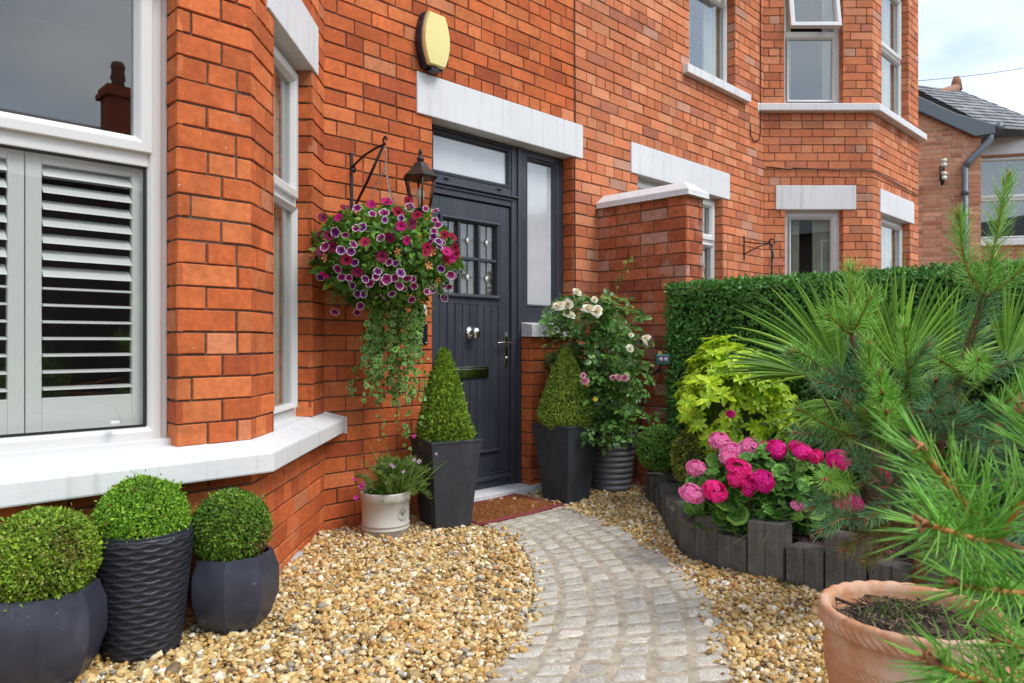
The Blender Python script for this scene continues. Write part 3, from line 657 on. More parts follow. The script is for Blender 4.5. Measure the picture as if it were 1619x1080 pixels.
for i in range(20):
    a,b=BS[i],BS[i+1]; d=(b-a); L=np.linalg.norm(d)+.004; d/=np.linalg.norm(d); nrm=np.array((-d[1],d[0])); c=(a+b)/2
    if np.dot(nrm,np.array((1,-.3)))<0: nrm=-nrm
    tw=random.uniform(-.11,.11); d=d*cos(tw)+nrm*sin(tw); nrm=np.array((-d[1],d[0]))*np.sign(np.dot(np.array((-d[1],d[0])),nrm)); h=hts[i]; hw=L/2-.0065; th=.105; c=c+nrm*random.uniform(-.008,.008)
    g=G(frame((c[0],c[1],0),(d[0],d[1],0),(nrm[0],nrm[1],0))); e=.004; sl=random.uniform(-.006,.006)
    k=random.uniform(.85,1.2); cc=np.array((.120,.114,.103))*k
    for q in (-1,1):                                   # two boards side by side with the saw line between them
        x0,x1=(-hw,-.0007) if q<0 else (.0007,hw)
        v=[(x,y,z+(sl*x/hw if z>0 else 0)+(random.uniform(-.0015,.0015) if z>0 else 0)) for x in (x0,x1) for y in (0,th) for z in (-.08,h)]
        g.raw(v,[(0,1,3,2),(4,6,7,5),(0,4,5,1),(2,3,7,6),(0,2,6,4),(1,5,7,3)],col=cc)
    o=g.build('timber_post',WOOD,base=(c[0],c[1],0),bevel=.0028)
    tag(o,f'dark stained timber edging post, {ordn[i]} along the bed from the ridged grey pot','post','timber posts edging the raised bed')
# a loose white stone and strip of rubble at the foot of the bay
g=G(); g.T=frame(at_z(463,885,.04)+np.array((0,0,.0)),(.85,.5,0),(-.5,.85,0))
g.raw([(-.07,-.03,-.02),(.06,-.035,-.02),(.08,.03,-.02),(-.06,.035,-.02),(-.055,-.022,.022),(.05,-.02,.03),(.06,.022,.026),(-.045,.025,.02)],[(0,1,2,3),(4,5,6,7),(0,1,5,4),(1,2,6,5),(2,3,7,6),(3,0,4,7)],col=(.45,.46,.48))
tag(g.build('stone',surf('pale_stone',None,.8,var=(20,.8,1.15),bump=(60,.4,.01)),base=at_z(463,885,.04),bevel=.008),'loose pale grey stone lying against the brick foot of the bay','stone')
# ================================================================== doormat
COIR=surf('coir',None,1.0,var=((40,.75,1.2),(6,.85,1.15)),spec=.1)
mx0,mx1,my0,my1=-.715,-.03,-.475,-.055
g=G(); k=9000; P_=np.c_[rng.uniform(mx0+.02,mx1-.02,k),rng.uniform(my0+.02,my1-.02,k),np.full(k,.024)]
g.box(mx0+.012,mx1-.012,my0+.012,my1-.012,.012,.026,col=(.30,.12,.045))
g.inst([(-.5,0,0),(.5,0,0),(0,1,0)],[(0,1,2)],basis(np.c_[rng.normal(size=(k,2))*.5,np.ones(k)])*np.array((.004,.014,.01)),P_,pick([(.40,.16,.055),(.30,.11,.04),(.46,.22,.09)],k))
MT=thing('doormat',((mx0+mx1)/2,(my0+my1)/2,.01),'rust-brown coir doormat with dark red bound edge in front of the door','doormat'); g.build('coir_pile',COIR,MT)
g=G(); cs=[(mx0,my0),(mx1,my0),(mx1,my1),(mx0,my1),(mx0,my0)]; pts=[]
for i in range(4):
    for t in np.linspace(0,1,12)[:-1]: pts.append((cs[i][0]*(1-t)+cs[i+1][0]*t,cs[i][1]*(1-t)+cs[i+1][1]*t,.024+.003*sin(9*t+i)))
pts.append(pts[0]); g.tube(pts,.012,n=8); g.build('binding',surf('red_binding',(.20,.035,.04),.9,bump=(200,.4,.003)),MT)
# ================================================================== leaves and planting helpers
LEAF4=([(0,0,0),(-.5,.45,.14),(0,.5,0),(.5,.45,.14),(0,1,-.06)],[(0,2,1),(1,2,4),(0,3,2),(2,3,4)])
def leafmesh(n=5, wprof=None, fold=.18, bend=-.15, notch=None):
    """pointed leaf along +y, n cross rows, folded along the midrib"""
    v=[];f=[]
    for i in range(n+1):
        t=i/n; w=(wprof(t) if wprof else sin(pi*t**.8)) *.5; z=bend*t*t
        v+=[(-w,t,z+fold*w),(0,t,z),(w,t,z+fold*w)]
    for i in range(n):
        a=i*3; f+=[(a,a+1,a+4,a+3),(a+1,a+2,a+5,a+4)]
    return v,f
def leafmat(name, rough=.45, transl=.28, var=((60,.8,1.2),), spec=.4): return surf(name,None,rough,var=var,transl=transl,spec=spec)
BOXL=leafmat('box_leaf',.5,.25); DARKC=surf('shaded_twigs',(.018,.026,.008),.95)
def blob_normals(n): return rdir(n)
def lumpy(d, seed, amp):
    r=np.random.default_rng(seed); s=np.zeros(len(d))
    for _ in range(14):
        c=r.normal(size=3); c/=np.linalg.norm(c); s+=r.normal()*np.exp(-((1-d@c)*r.uniform(10,40)))
    return 1+amp*s
def clipped(name, base, shape, n, leaf, cols, w=None, seed=1, up=.35, mat=None, patch=None, parent=None, core=.86, jit=.05):
    """a clipped evergreen: shape(d)->(point,normal) maps unit directions to the clipped surface"""
    d=rdir(n); p,nr=shape(d); c0=p.mean(0)
    dep=np.abs(rng.normal(size=(n,1)))*jit; P=c0+(p-c0)*(1.01-dep+rng.uniform(-.01,.02,(n,1)))
    dirs=nr*.55+rdir(n)*.75; dirs[:,2]+=up*.5; sz=leaf*np.exp(rng.normal(size=n)*.22)
    M=basis(dirs, nr+rdir(n)*.5)*(sz[:,None]*np.array((.62,1,.8)))[:,None,:]
    st_=rng.random(n)<.02; P[st_]+=nr[st_]*rng.uniform(.004,.022,(st_.sum(),1))
    col=pick(cols,n,w,.17); bn=rng.random(n)<.012; col[bn]=np.array((.26,.15,.05))
    # growth patches: clumps of fresh shoots and older leaves
    r=np.random.default_rng(seed); q=np.zeros(n)
    for _ in range(30): c=r.normal(size=3); c/=np.linalg.norm(c); q+=r.normal()*np.exp(-(1-d@c)*r.uniform(25,120))
    col=col*(1+.34*np.tanh(q))[:,None]*np.array((1,1,1))
    if patch is not None:
        for (pd,pc,ps) in patch:
            pd=np.array(pd)/np.linalg.norm(pd); mk=(rng.random(n)<.75*np.exp(-(1-d@pd)*ps)); col[mk]=pick([pc],mk.sum(),None,.25)
    g=G(); g.inst(LEAF4[0],LEAF4[1],M,P,col)
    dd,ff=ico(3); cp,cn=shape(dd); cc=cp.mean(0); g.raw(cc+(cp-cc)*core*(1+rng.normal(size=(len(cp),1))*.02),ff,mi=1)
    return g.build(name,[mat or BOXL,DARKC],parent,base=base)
def ball(c,r,squash=1.,seed=1,amp=.05,zmin=None):
    c=np.array(c,float)
    def f(d):
        rr=r*lumpy(d,seed,amp)[:,None]; p=c+d*rr*np.array((1,1,squash)); 
        if zmin is not None: p[:,2]=np.maximum(p[:,2],zmin)
        return p,d
    return f
BXC=[(.15,.30,.027),(.105,.23,.022),(.21,.38,.033),(.065,.145,.018),(.32,.46,.06)]; BXW=[5,4,3,2,1]
# ================================================================== the three pots under the bay window
def slate_mat(name,c,**k): return surf(name,c,k.pop('rough',.5),var=((7,.8,1.2),(30,.9,1.1)),bump=((50,.12,.003),),stain=((5,.62,tuple(min(x*2.6,1) for x in c),.35),),speck=(55,.77,tuple(min(x*4,1) for x in c)),spec=.4,streak=(16,.57,tuple(min(x*2.4,1) for x in c),.4,.12))
FIB=slate_mat('dark_glazed_fibre',(.043,.047,.070),rough=.33)
def oct_pot(base,h,rt,rb,rm,rot,label):
    base=np.array(base,float); o=thing('octagonal_pot',base,label,'plant pot','dark eight-sided pots under the bay window')
    def rf(a,z):
        k=(a-rot)%(pi/4)-pi/8; return cos(pi/8)/np.cos(k)*.985+.015
    prof=[(rb*.9,0),(rb,.006),(rb+(rm-rb)*.55,h*.2),(rm*.985,h*.45),(rm,h*.62),(rm*.99,h*.8),(rt,h-.012),(rt*.995,h-.002),(rt*.97,h),(rt*.90,h-.001),(rt*.885,h-.012),(rt*.86,h-.07),(.01,h-.07)]
    g=G(); g.lathe(prof,c=base,n=96,rfun=rf,cap=True); sh=g.build('pot_body',FIB,o); 
    m=sh.modifiers.new('edge','EDGE_SPLIT'); m.split_angle=radians(28)
    g=G(); g.lathe([(rt*.87,h-.045),(.001,h-.035)],c=base,n=24,cap=False); g.build('soil',SOIL,o); return o
c3=at(368,800,2.57); c3[2]=.04; oct_pot(c3,.272,.140,.098,.158,radians(11.25),'smaller dark eight-sided pot nearest the corner of the bay')
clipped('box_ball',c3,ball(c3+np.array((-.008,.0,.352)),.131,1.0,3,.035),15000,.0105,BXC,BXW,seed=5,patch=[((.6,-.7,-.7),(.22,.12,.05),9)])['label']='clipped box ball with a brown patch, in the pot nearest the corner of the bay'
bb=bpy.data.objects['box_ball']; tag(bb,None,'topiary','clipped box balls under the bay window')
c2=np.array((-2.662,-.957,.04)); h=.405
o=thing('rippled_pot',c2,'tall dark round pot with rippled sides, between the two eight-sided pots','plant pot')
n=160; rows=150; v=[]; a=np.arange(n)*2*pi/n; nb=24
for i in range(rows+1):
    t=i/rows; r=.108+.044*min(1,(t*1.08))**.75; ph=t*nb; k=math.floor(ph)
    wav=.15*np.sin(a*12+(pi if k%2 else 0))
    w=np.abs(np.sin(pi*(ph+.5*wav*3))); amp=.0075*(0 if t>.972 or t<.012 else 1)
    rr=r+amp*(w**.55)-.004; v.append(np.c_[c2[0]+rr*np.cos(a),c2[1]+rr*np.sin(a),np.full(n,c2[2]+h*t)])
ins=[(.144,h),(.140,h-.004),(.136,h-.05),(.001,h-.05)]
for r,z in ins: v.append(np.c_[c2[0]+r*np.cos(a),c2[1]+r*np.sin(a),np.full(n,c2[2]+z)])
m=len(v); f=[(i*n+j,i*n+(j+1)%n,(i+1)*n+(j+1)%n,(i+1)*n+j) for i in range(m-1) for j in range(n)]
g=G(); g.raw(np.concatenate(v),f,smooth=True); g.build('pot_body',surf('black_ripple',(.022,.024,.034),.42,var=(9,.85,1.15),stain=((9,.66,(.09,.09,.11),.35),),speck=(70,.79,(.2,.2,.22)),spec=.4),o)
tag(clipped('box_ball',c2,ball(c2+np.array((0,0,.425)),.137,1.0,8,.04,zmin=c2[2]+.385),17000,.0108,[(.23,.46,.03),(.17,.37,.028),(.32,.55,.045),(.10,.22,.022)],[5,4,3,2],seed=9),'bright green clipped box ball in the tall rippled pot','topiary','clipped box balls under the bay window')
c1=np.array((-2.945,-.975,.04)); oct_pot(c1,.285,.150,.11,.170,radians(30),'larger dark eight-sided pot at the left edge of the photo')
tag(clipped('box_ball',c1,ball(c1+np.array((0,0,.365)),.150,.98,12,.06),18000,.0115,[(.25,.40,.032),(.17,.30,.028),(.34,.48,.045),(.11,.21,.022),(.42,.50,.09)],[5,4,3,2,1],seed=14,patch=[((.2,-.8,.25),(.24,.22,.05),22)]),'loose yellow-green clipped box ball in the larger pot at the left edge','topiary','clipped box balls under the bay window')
# ================================================================== square tapered planters and box cones by the door
PLT=slate_mat('slate_fibre',(.036,.040,.048),rough=.62)
def square_planter(c,h,st,sb,rot,label):
    c=np.array(c,float); o=thing('square_planter',c,label,'planter','tall tapered planters flanking the front door')
    def sq(r,z): return [(c[0]+r*cos(rot+k*pi/2),c[1]+r*sin(rot+k*pi/2),c[2]+z) for k in range(4)]
    L=[sq(sb,0),sq(st,h-.012),sq(st+.006,h-.012),sq(st+.006,h),sq(st-.025,h),sq(st-.035,h-.06)]
    v=sum(L,[]); f=[(3,2,1,0),(20,21,22,23)]+[(i*4+j,i*4+(j+1)%4,i*4+4+(j+1)%4,i*4+4+j) for i in range(5) for j in range(4)]
    g=G(); g.raw(v,f); g.build('pot_body',PLT,o,bevel=.006,seg=3)
    g=G(); g.raw(sq(st-.032,h-.04),[(0,1,2,3)]); g.build('soil',SOIL,o); return o
pl=np.array((-.828,-.292,.0)); square_planter(pl,.505,.215,.150,radians(210.7),'tall charcoal tapered planter beside the cream pot, left of the door')
pr=np.array((.176,-.330,.0)); square_planter(pr,.512,.223,.150,radians(225),'tall charcoal tapered planter in front of the sidelight, right of the door')
def cone(c,r,h,seed,amp,pw=.8,tipx=0):
    c=np.array(c,float)
    def f(d):
        a=np.arctan2(d[:,1],d[:,0]); t=(d[:,2]+1)/2; rr=r*np.sin(pi*np.minimum(.5+.5*t**pw,.97))*1.0*lumpy(d,seed,amp)
        rr=r*(np.clip(1-t,0,1)**.72)*(.72+.28*np.clip(t*6,0,1))*lumpy(d,seed,amp)+.006
        p=np.c_[c[0]+rr*np.cos(a)+tipx*t,c[1]+rr*np.sin(a),c[2]+h*t]; n=np.c_[np.cos(a),np.sin(a),np.full(len(a),r/h)]; return p,n/np.linalg.norm(n,axis=1)[:,None]
    return f
def cone_dirs(f):       # even spread over the height
    def g_(d):
        n=len(d); z=rng.random(n)**1.35*2-1; a=rng.random(n)*2*pi; s=np.sqrt(1-z*z); return f(np.c_[s*np.cos(a),s*np.sin(a),z])
    return g_
def topiary_cone(base,f,n,leaf,cols,label,seed,core=.82,jit=.12):
    p,nr=f(np.array([[0,0,1.]])); g=G(); d=rdir(n); z=rng.random(n)**1.35*2-1; s=np.sqrt(1-z*z); a=rng.random(n)*2*pi; d=np.c_[s*np.cos(a),s*np.sin(a),z]
    p,nr=f(d); ax=np.array((base[0],base[1],0)); ax=np.c_[np.full(n,p[:,0].mean()),np.full(n,p[:,1].mean()),p[:,2]]
    P=ax+(p-ax)*(1.03-np.abs(rng.normal(size=(n,1)))*jit); dirs=nr*.6+rdir(n)*.6; dirs[:,2]+=.5
    sz=leaf*np.exp(rng.normal(size=n)*.22); col=pick(cols,n,None,.2)
    r=np.random.default_rng(seed); q=np.zeros(n)
    for _ in range(40): c=np.array((*r.normal(size=2)*.4,r.uniform(-1,1))); q+=r.normal()*np.exp(-((d-c)**2).sum(1)*r.uniform(8,30))
    col=col*(1+.3*np.tanh(q))[:,None]
    g.inst(LEAF4[0],LEAF4[1],basis(dirs,nr+rdir(n)*.5)*(sz[:,None]*np.array((.62,1,.8)))[:,None,:],P,col)
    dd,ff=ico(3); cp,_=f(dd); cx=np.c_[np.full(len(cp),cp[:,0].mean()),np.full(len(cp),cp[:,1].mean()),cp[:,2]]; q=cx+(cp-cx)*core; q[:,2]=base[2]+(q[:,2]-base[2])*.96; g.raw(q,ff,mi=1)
    return tag(g.build('topiary_cone',[BOXL,DARKC],base=base),label,'topiary','box cones in the tall planters')
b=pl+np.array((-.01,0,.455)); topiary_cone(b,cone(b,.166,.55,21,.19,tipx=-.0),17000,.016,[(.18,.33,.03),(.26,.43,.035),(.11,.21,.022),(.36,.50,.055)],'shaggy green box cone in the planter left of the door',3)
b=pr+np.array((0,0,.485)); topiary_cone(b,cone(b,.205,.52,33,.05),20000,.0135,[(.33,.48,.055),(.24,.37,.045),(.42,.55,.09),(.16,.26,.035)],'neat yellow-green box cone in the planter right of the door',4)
# ================================================================== cream crock with leafy plant
CR=surf('cream_glazed_crock',(.52,.50,.455),.4,var=(5,.94,1.04),stain=(7,.68,(.36,.33,.27),.3),coat=.15)
cc=np.array((-1.205,-.245,.012)); h=.243; r=.128
o=thing('crock_pot',cc,'cream stoneware pot with a round black stamp, at the foot of the wall','plant pot')
g=G(); g.lathe([(r*.93,0),(r*.96,.004),(r*.97,.045),(r*1.015,.049),(r*1.015,.054),(r*.975,.058),(r*.975,.066),(r*1.01,.070),(r*1.01,.075),(r*.98,.079),(r*.995,h-.05),(r*1.03,h-.046),(r*1.045,h-.03),(r*1.045,h-.006),(r*1.02,h),(r*.95,h),(r*.93,h-.01),(r*.92,h-.05),(.001,h-.045)],c=cc,n=64); g.build('pot_body',CR,o)
g=G(); g.lathe([(r*.925,h-.03),(.001,h-.022)],c=cc,n=24,cap=False); g.build('soil',SOIL,o)
g=G(); INK=surf('black_stamp_ink',(.02,.02,.02),.7); a0=math.atan2(-1,.0)+radians(10); rr=r*.988
def onpot(x,z,lift=.0008): a=a0+x/rr; return (cc[0]+(rr+lift)*cos(a),cc[1]+(rr+lift)*sin(a),cc[2]+.128+z)
def stroke(pts,w=.0013):
    pts=np.array(pts,float)
    for i in range(len(pts)-1):
        p,q=pts[i],pts[i+1]; d=q-p; L=np.linalg.norm(d)+1e-9; m=np.array((-d[1],d[0]))/L*w
        g.raw([onpot(*(p+m)),onpot(*(q+m)),onpot(*(q-m)),onpot(*(p-m))],[(0,1,2,3)])
for R_ in (.031,): 
    t=np.linspace(0,2*pi,49); stroke(np.c_[R_*np.cos(t),R_*np.sin(t)],.0011)
stroke([(0,-.012),(0,.018)],.0012)
for q in (-1,1):
    for zz in (-.002,.006,.013): stroke([(0,zz-.006),(q*.010,zz+.004),(q*.013,zz+.001)],.001); stroke([(q*.013,zz+.004),(q*.016,zz+.008)],.0016)
for t in np.linspace(-2.4,-.74,7): stroke([(.026*cos(t),.026*sin(t)),(.022*cos(t)+.0015,.022*sin(t))],.0014)
for t in np.linspace(.6,2.5,8): stroke([(.027*cos(t),.027*sin(t)),(.024*cos(t)-.001,.024*sin(t))],.0012)
g.build('stamp',INK,o)
GRN=leafmat('soft_leaf',.5,.3)
def grassy(g, base, n, ln, w, spread, cols, bend=-.35, up=1.):
    tv,tf=leafmesh(5,lambda t: min(1,.35+1.3*t)*(1-t**2.2),.03,bend)
    d=np.c_[rng.normal(size=(n,2))*spread,np.full(n,up)]; P=np.asarray(base)+np.c_[rng.normal(size=(n,2))*.03,np.zeros(n)]
    s=ln*np.exp(rng.normal(size=n)*.25); M=basis(d,np.array((0,0,1.))+rng.normal(size=(n,3))*.2)*np.stack([np.full(n,w)*np.exp(rng.normal(size=n)*.2),s,s],1)[:,None,:]
    g.inst(tv,tf,M,P,pick(cols,n))
g=G(); b=cc+np.array((.02,.0,h-.03))
grassy(g,b,420,.085,.019,.85,[(.18,.36,.045),(.13,.28,.04),(.24,.42,.06)],-.55,.75); grassy(g,b+np.array((.05,-.03,0)),220,.20,.0065,.45,[(.24,.41,.06),(.31,.47,.10)],-.25,.9)
lv=([(0,0,0),(-.5,.5,.1),(.5,.5,.1),(0,1,0)],[(0,2,3,1)])
st=G()
for i in range(70):
    q=rng.normal(size=2)*.5+np.array((.28,-.18)); d=np.array((q[0],q[1],1.1)); d/=np.linalg.norm(d); L=random.uniform(.12,.24); p0=b+np.array((q[0]*.08,q[1]*.08,0)); p1=p0+d*L+np.array((0,0,-.05*abs(q).sum()))
    pts=[p0*(1-t)+p1*t+np.array((0,0,.035*sin(pi*t))) for t in np.linspace(0,1,6)]; g.tube(pts,.0016,n=4,col=(.2,.3,.08))
    k=34; t=rng.uniform(.35,1,k); P_=np.array([pts[0]*(1-u)+pts[-1]*u+np.array((0,0,.035*sin(pi*u))) for u in t]); dd=d+rdir(k)*.7
    g.inst(lv[0],lv[1],basis(dd)*np.array((.008,.036,.025)),P_,pick([(.2,.31,.07),(.25,.36,.12),(.15,.26,.05)],k))
CP=g.build('foliage',GRN,thing('bedding_plant',cc+np.array((0,0,h-.03)),'leafy green bedding plant with small mauve and white flowers in the cream pot','plant')); CPT=CP.parent
FLO=surf('petal',None,.6,transl=.3,spec=.25)
def rosette(n,r,cup,cols,rings=1,notch=0,w=.9,ctr=(.5,.4,.05)):
    """simple flower facing +z: n petals, colours by radius"""
    V=[];F=[];C=[]
    for k in range(n):
        a=2*pi*k/n; b=len(V); m=4
        for i in range(m+1):
            t=i/m; hw=w*pi/n*(.35+.65*sin(pi*min(t*.62+.12,1)))*t*r if t>0 else 0
            hw=min(hw,pi/n*t*r*1.12); x=r*t*(1-.06*0); z=cup*r*(t**1.6)
            for q in (-1,0,1):
                xr=x-(notch*r*.5 if (i==m and q==0) else 0) - (0.07*r*abs(q) if i==m else 0)
                V.append((xr*cos(a)-q*hw*sin(a),xr*sin(a)+q*hw*cos(a),z+(.04*r*abs(q))));
                C.append(cols(t,q))
        for i in range(m):
            s=b+i*3; F+=[(s,s+3,s+4,s+1),(s+1,s+4,s+5,s+2)]
    return np.array(V),F,np.array(C)
def flower_mesh(name,V,F,C,mat=None):
    g=G(); g.raw(V,F,col=C,smooth=True); return g.mesh(name,[mat or FLO],np.zeros(3))
def place_flower(name,me,root,P,nrm,s=1.,spin=None):
    o=bpy.data.objects.new(name,me); COL.objects.link(o); o.parent=root; P=np.asarray(P)-root_loc(root); o.location=P
    q=Vector(nrm).to_track_quat('Z','Y'); o.rotation_euler=(q.to_matrix()@Matrix.Rotation(random.uniform(0,6.28) if spin is None else spin,3,'Z')).to_euler(); o.scale=(s,s*random.uniform(.74,1.0),s*random.uniform(.7,1.2)); return o
MAUVE=flower_mesh('mauve_flower',*rosette(5,.012,.25,lambda t,q:(.62,.42,.62) if t>.3 else (.35,.1,.3)))
PINKS=flower_mesh('pink_flower',*rosette(5,.014,.25,lambda t,q:(.62,.03,.33) if t>.3 else (.3,.01,.15)))
for (px,py,me,s) in [(a_,b_,c_,d_*.66) for (a_,b_,c_,d_) in ((663,730,MAUVE,1.5),(655,727,MAUVE,1.2),(622,738,MAUVE,1.3),(638,746,MAUVE,1.2),(619,735,MAUVE,1.),(571,770,PINKS,1.6),(575,765,PINKS,1.2),(563,787,PINKS,1.5),(560,758,PINKS,1.2),(690,718,MAUVE,1.),(655,690,PINKS,1.2))]:
    place_flower('flower',me,CPT,at(px,py,3.66),(-.5,-.6,.5),s)
# ================================================================== ridged grey pot and climbing rose
RG=surf('ridged_grey_plastic',(.15,.155,.17),.55,var=(8,.85,1.12),stain=(6,.64,(.25,.24,.22),.4))
cr=np.array((.655,-.345,.0)); h=.41
o=thing('ridged_pot',cr,'grey round pot with horizontal ridges holding the rose, beside the dividing wall','plant pot')
pf=[(.115,0),(.122,.003)]
for i in range(9):
    z=.02+i*.040; r0=.122+.040*(z/h); pf+=[(r0,z),(r0+.012,z+.010),(r0+.0135,z+.019),(r0+.010,z+.029),(r0,z+.036)]
pf+=[(.164,h-.028),(.176,h-.02),(.178,h-.004),(.172,h),(.160,h),(.155,h-.05),(.001,h-.045)]
g=G(); g.lathe(pf,c=cr,n=64); g.build('pot_body',RG,o); g=G(); g.lathe([(.156,h-.035),(.001,h-.03)],c=cr,n=20,cap=False); g.build('soil',SOIL,o)
RO=thing('rose_bush',cr+np.array((0,0,h-.03)),'bushy rose with cream blooms climbing the brick from the ridged pot','rose')
ROL=leafmat('rose_leaf',.34,.22,spec=.5); BARK=surf('brown_bark',(.10,.05,.028),.85,var=(40,.6,1.4),bump=(90,.5,.004))
tv,tf=leafmesh(5,lambda t: sin(pi*(t**.85)),.22,-.2)
stem=G(); lf=G(); tips=[]
def rose_region():
    while True:
        px=random.gauss(943,47); py=random.uniform(470,700); dp=random.uniform(4.62,5.2) if px>932 or py<535 else random.uniform(5.0,5.3)
        e=((px-943-(py-560)*.10)/(84 if py>520 else 62+(py-470)*.4))**2
        if e<1 and not(py>660 and abs(px-960)>45): return at(px,py,dp),px,py
base=cr+np.array((0,0,h-.04))
for i in range(46):
    tgt,px,py=rose_region(); mid=base*.55+tgt*.45+rng.normal(size=3)*.05; mid[2]+=.10
    tt=np.linspace(0,1,8)[:,None]; pts=base*(1-tt)**2+2*mid*tt*(1-tt)+tgt*tt**2
    stem.tube(pts,np.linspace(.006 if i<7 else .0032,.0014,8),n=6,col=(1,1,1)); tips.append(pts)
k=900; P=[];D=[]
for i in range(k):
    p,px,py=rose_region(); P.append(p)
P=np.array(P); D=rng.normal(size=(k,3))*np.array((.8,.8,.45)); D[:,:2]+=np.array((-.45,-.35)); D[:,2]-=.05
D/=np.linalg.norm(D,axis=1)[:,None]; U=np.array((-.35,-.45,.75))+rng.normal(size=(k,3))*.4
B=basis(D,U)
for (ox,oy,ang,sc) in ((0,.045,0,1.),(-.004,.026,65,.85),(.004,.026,-65,.85),(-.003,.006,75,.7),(.003,.006,-75,.7)):
    ca,sa=cos(radians(ang)),sin(radians(ang)); Rz=np.array([[ca,-sa,0],[sa,ca,0],[0,0,1.]])
    S=.050*sc*np.exp(rng.normal(size=k)*.18)
    M=np.einsum('nij,jk->nik',B,Rz)*(S[:,None]*np.array((.62,1,1)))[:,None,:]
    Pq=P+np.einsum('nij,j->ni',B,np.array((ox,oy,0))); lf.inst(tv,tf,M,Pq,pick([(.085,.21,.040),(.06,.16,.032),(.13,.27,.05),(.20,.34,.06)],k,[5,4,3,1.2],.15),smooth=True)
# tall pale young shoot
sp_=[at(940,500,4.95),at(972,470,4.95),at(985,430,4.95),at(997,410,4.95)]
stem.tube(sp_,[.003,.0025,.002,.0012],n=6)
for p in [sp_[0]*(1-t)+sp_[1]*t for t in (.3,.8)]+[sp_[1]*(1-t)+sp_[2]*t for t in (.1,.4,.7,.95)]+[sp_[2]*(1-t)+sp_[3]*t for t in (.4,.8,1.)]:
    for q in range(5): lf.inst(tv,tf,basis(rng.normal(size=(1,3))+np.array((0,-.3,.1)),np.array([[0,-.3,1.]]))*np.array((.022,.04,.04)),p[None]+rng.normal(size=(1,3))*.012,pick([(.20,.27,.05),(.28,.30,.06)],1),smooth=True)
lf.build('foliage',ROL,RO); stem.build('stems',surf('rose_stem',(.10,.11,.04),.7,var=(30,.6,1.5)),RO)
def rosebloom(name,c_out,c_in,R):
    g=G(); tvp,tfp=leafmesh(5,lambda t:1.15*sin(pi*min(.18+t*.72,1))**.6,0,0)
    tvp=np.array(tvp); 
    for ring,(nn,rr,tilt,sc) in enumerate(((3,.12,8,.62),(4,.22,22,.75),(5,.34,42,.9),(6,.42,66,1.0),(6,.40,86,1.0))):
        for i in range(nn):
            a=2*pi*i/nn+ring*.6+random.uniform(-.15,.15); t=radians(tilt+random.uniform(-7,7)); v=tvp*np.array((R*sc*1.05,R*sc,R)).copy(); 
            y=v[:,1].copy(); x=v[:,0]; zc=.35*R*(y/(R*sc))**2*(1 if tilt>30 else .2)
            rad=rr*R*.6+y*sin(t)-zc*cos(t)-x*x/R*.5; zz=y*cos(t)+zc*sin(t)*-.3
            v2=np.c_[rad*cos(a)-x*sin(a),rad*sin(a)+x*cos(a),zz]
            m=ring/4; g.raw(v2,tfp,col=np.array(c_in)*(1-m)+np.array(c_out)*m,smooth=True)
    return g.mesh(name,[FLO],np.zeros(3))
CREAM=rosebloom('cream_rose',(.93,.91,.82),(.92,.84,.60),.040); PINKR=rosebloom('pink_rose',(.74,.42,.48),(.62,.26,.34),.027)
for (px,py,me,s) in ((884,484,CREAM,1.),(898,481,CREAM,.8),(912,462,CREAM,.7),(931,489,CREAM,1.05),(944,492,CREAM,1.),(900,498,CREAM,.95),(940,474,CREAM,.5),(1018,541,CREAM,.9),(1022,534,CREAM,.7),(996,551,CREAM,.6),(998,530,CREAM,.45),(978,597,PINKR,1.),(988,598,PINKR,.9),(969,597,PINKR,.7),(922,594,PINKR,.8),(925,603,PINKR,1.)):
    place_flower('flower',me,RO,at(px,py,4.60),np.array((-.45,-.6,.55))+rng.normal(size=3)*.25,s)
YEL=flower_mesh('yellow_leaf',*[np.array(tv)*np.array((.035,.05,.05)),tf,np.tile((.62,.42,.03),(len(tv),1))])
for (px,py) in ((928,612),(937,632)): place_flower('yellow_leaf',YEL,RO,at(px,py,4.6),(-.5,-.6,.3))
# ================================================================== hanging basket, bracket, lantern, small wall fittings
BT=np.array((-1.275,-.325,2.065)); bx=-1.262
BKT=thing('hanging_bracket',(bx,0,1.95),'black scrolled iron bracket carrying the flower basket, near the bay corner','bracket')
g=G(); g.box(bx-.009,bx+.009,-.008,0,1.66,2.10); g.build('back_plate',IRON,BKT,bevel=.002)
g=G(); top=np.array((bx,-.010,2.02))
g.tube([top,(bx,-.12,2.062),(bx,-.24,2.083),(bx,-.325,2.088)],.0065,n=8)
sc=[(bx,-.325+.022*sin(t)*(1-t/9),2.110-.022*cos(t)*(1-t/9)) for t in np.linspace(0,5.2,16)]; g.tube(sc,.006,n=8)
sc=[(bx,-.028+.018*cos(t)*(1-t/10),2.000+.02*sin(t)*(1-t/10)) for t in np.linspace(1.2,6.5,16)]; g.tube(sc,.0055,n=8); g.build('arm',IRON,BKT)
g=G(); g.tube([(bx,-.012,1.775),(bx,-.16,1.92),(bx,-.30,2.075)],.0075,n=8)
sc=[(bx,-.03+.018*cos(t)*(1-t/10),1.79-.02*sin(t)*(1-t/10)) for t in np.linspace(-1,5,16)]; g.tube(sc,.0055,n=8); g.build('strut',IRON,BKT)
def chain(g,p,q,n,r=.009,w=.0017):
    p,q=np.array(p,float),np.array(q,float); d=(q-p)/np.linalg.norm(q-p); a=np.cross(d,(0,1,.3)); a/=np.linalg.norm(a); b=np.cross(d,a)
    for i in range(n):
        c=p+(q-p)*(i+.5)/n; L=np.linalg.norm(q-p)/n*.68; s=a if i%2 else b
        t=np.linspace(0,2*pi,9)[:-1]; pts=[c+d*L*cos(x)+s*r*.55*sin(x) for x in t]; g.tube(pts+[pts[0]],w,n=4,cap=False)
BC=np.array((-1.268,-.325,1.50))
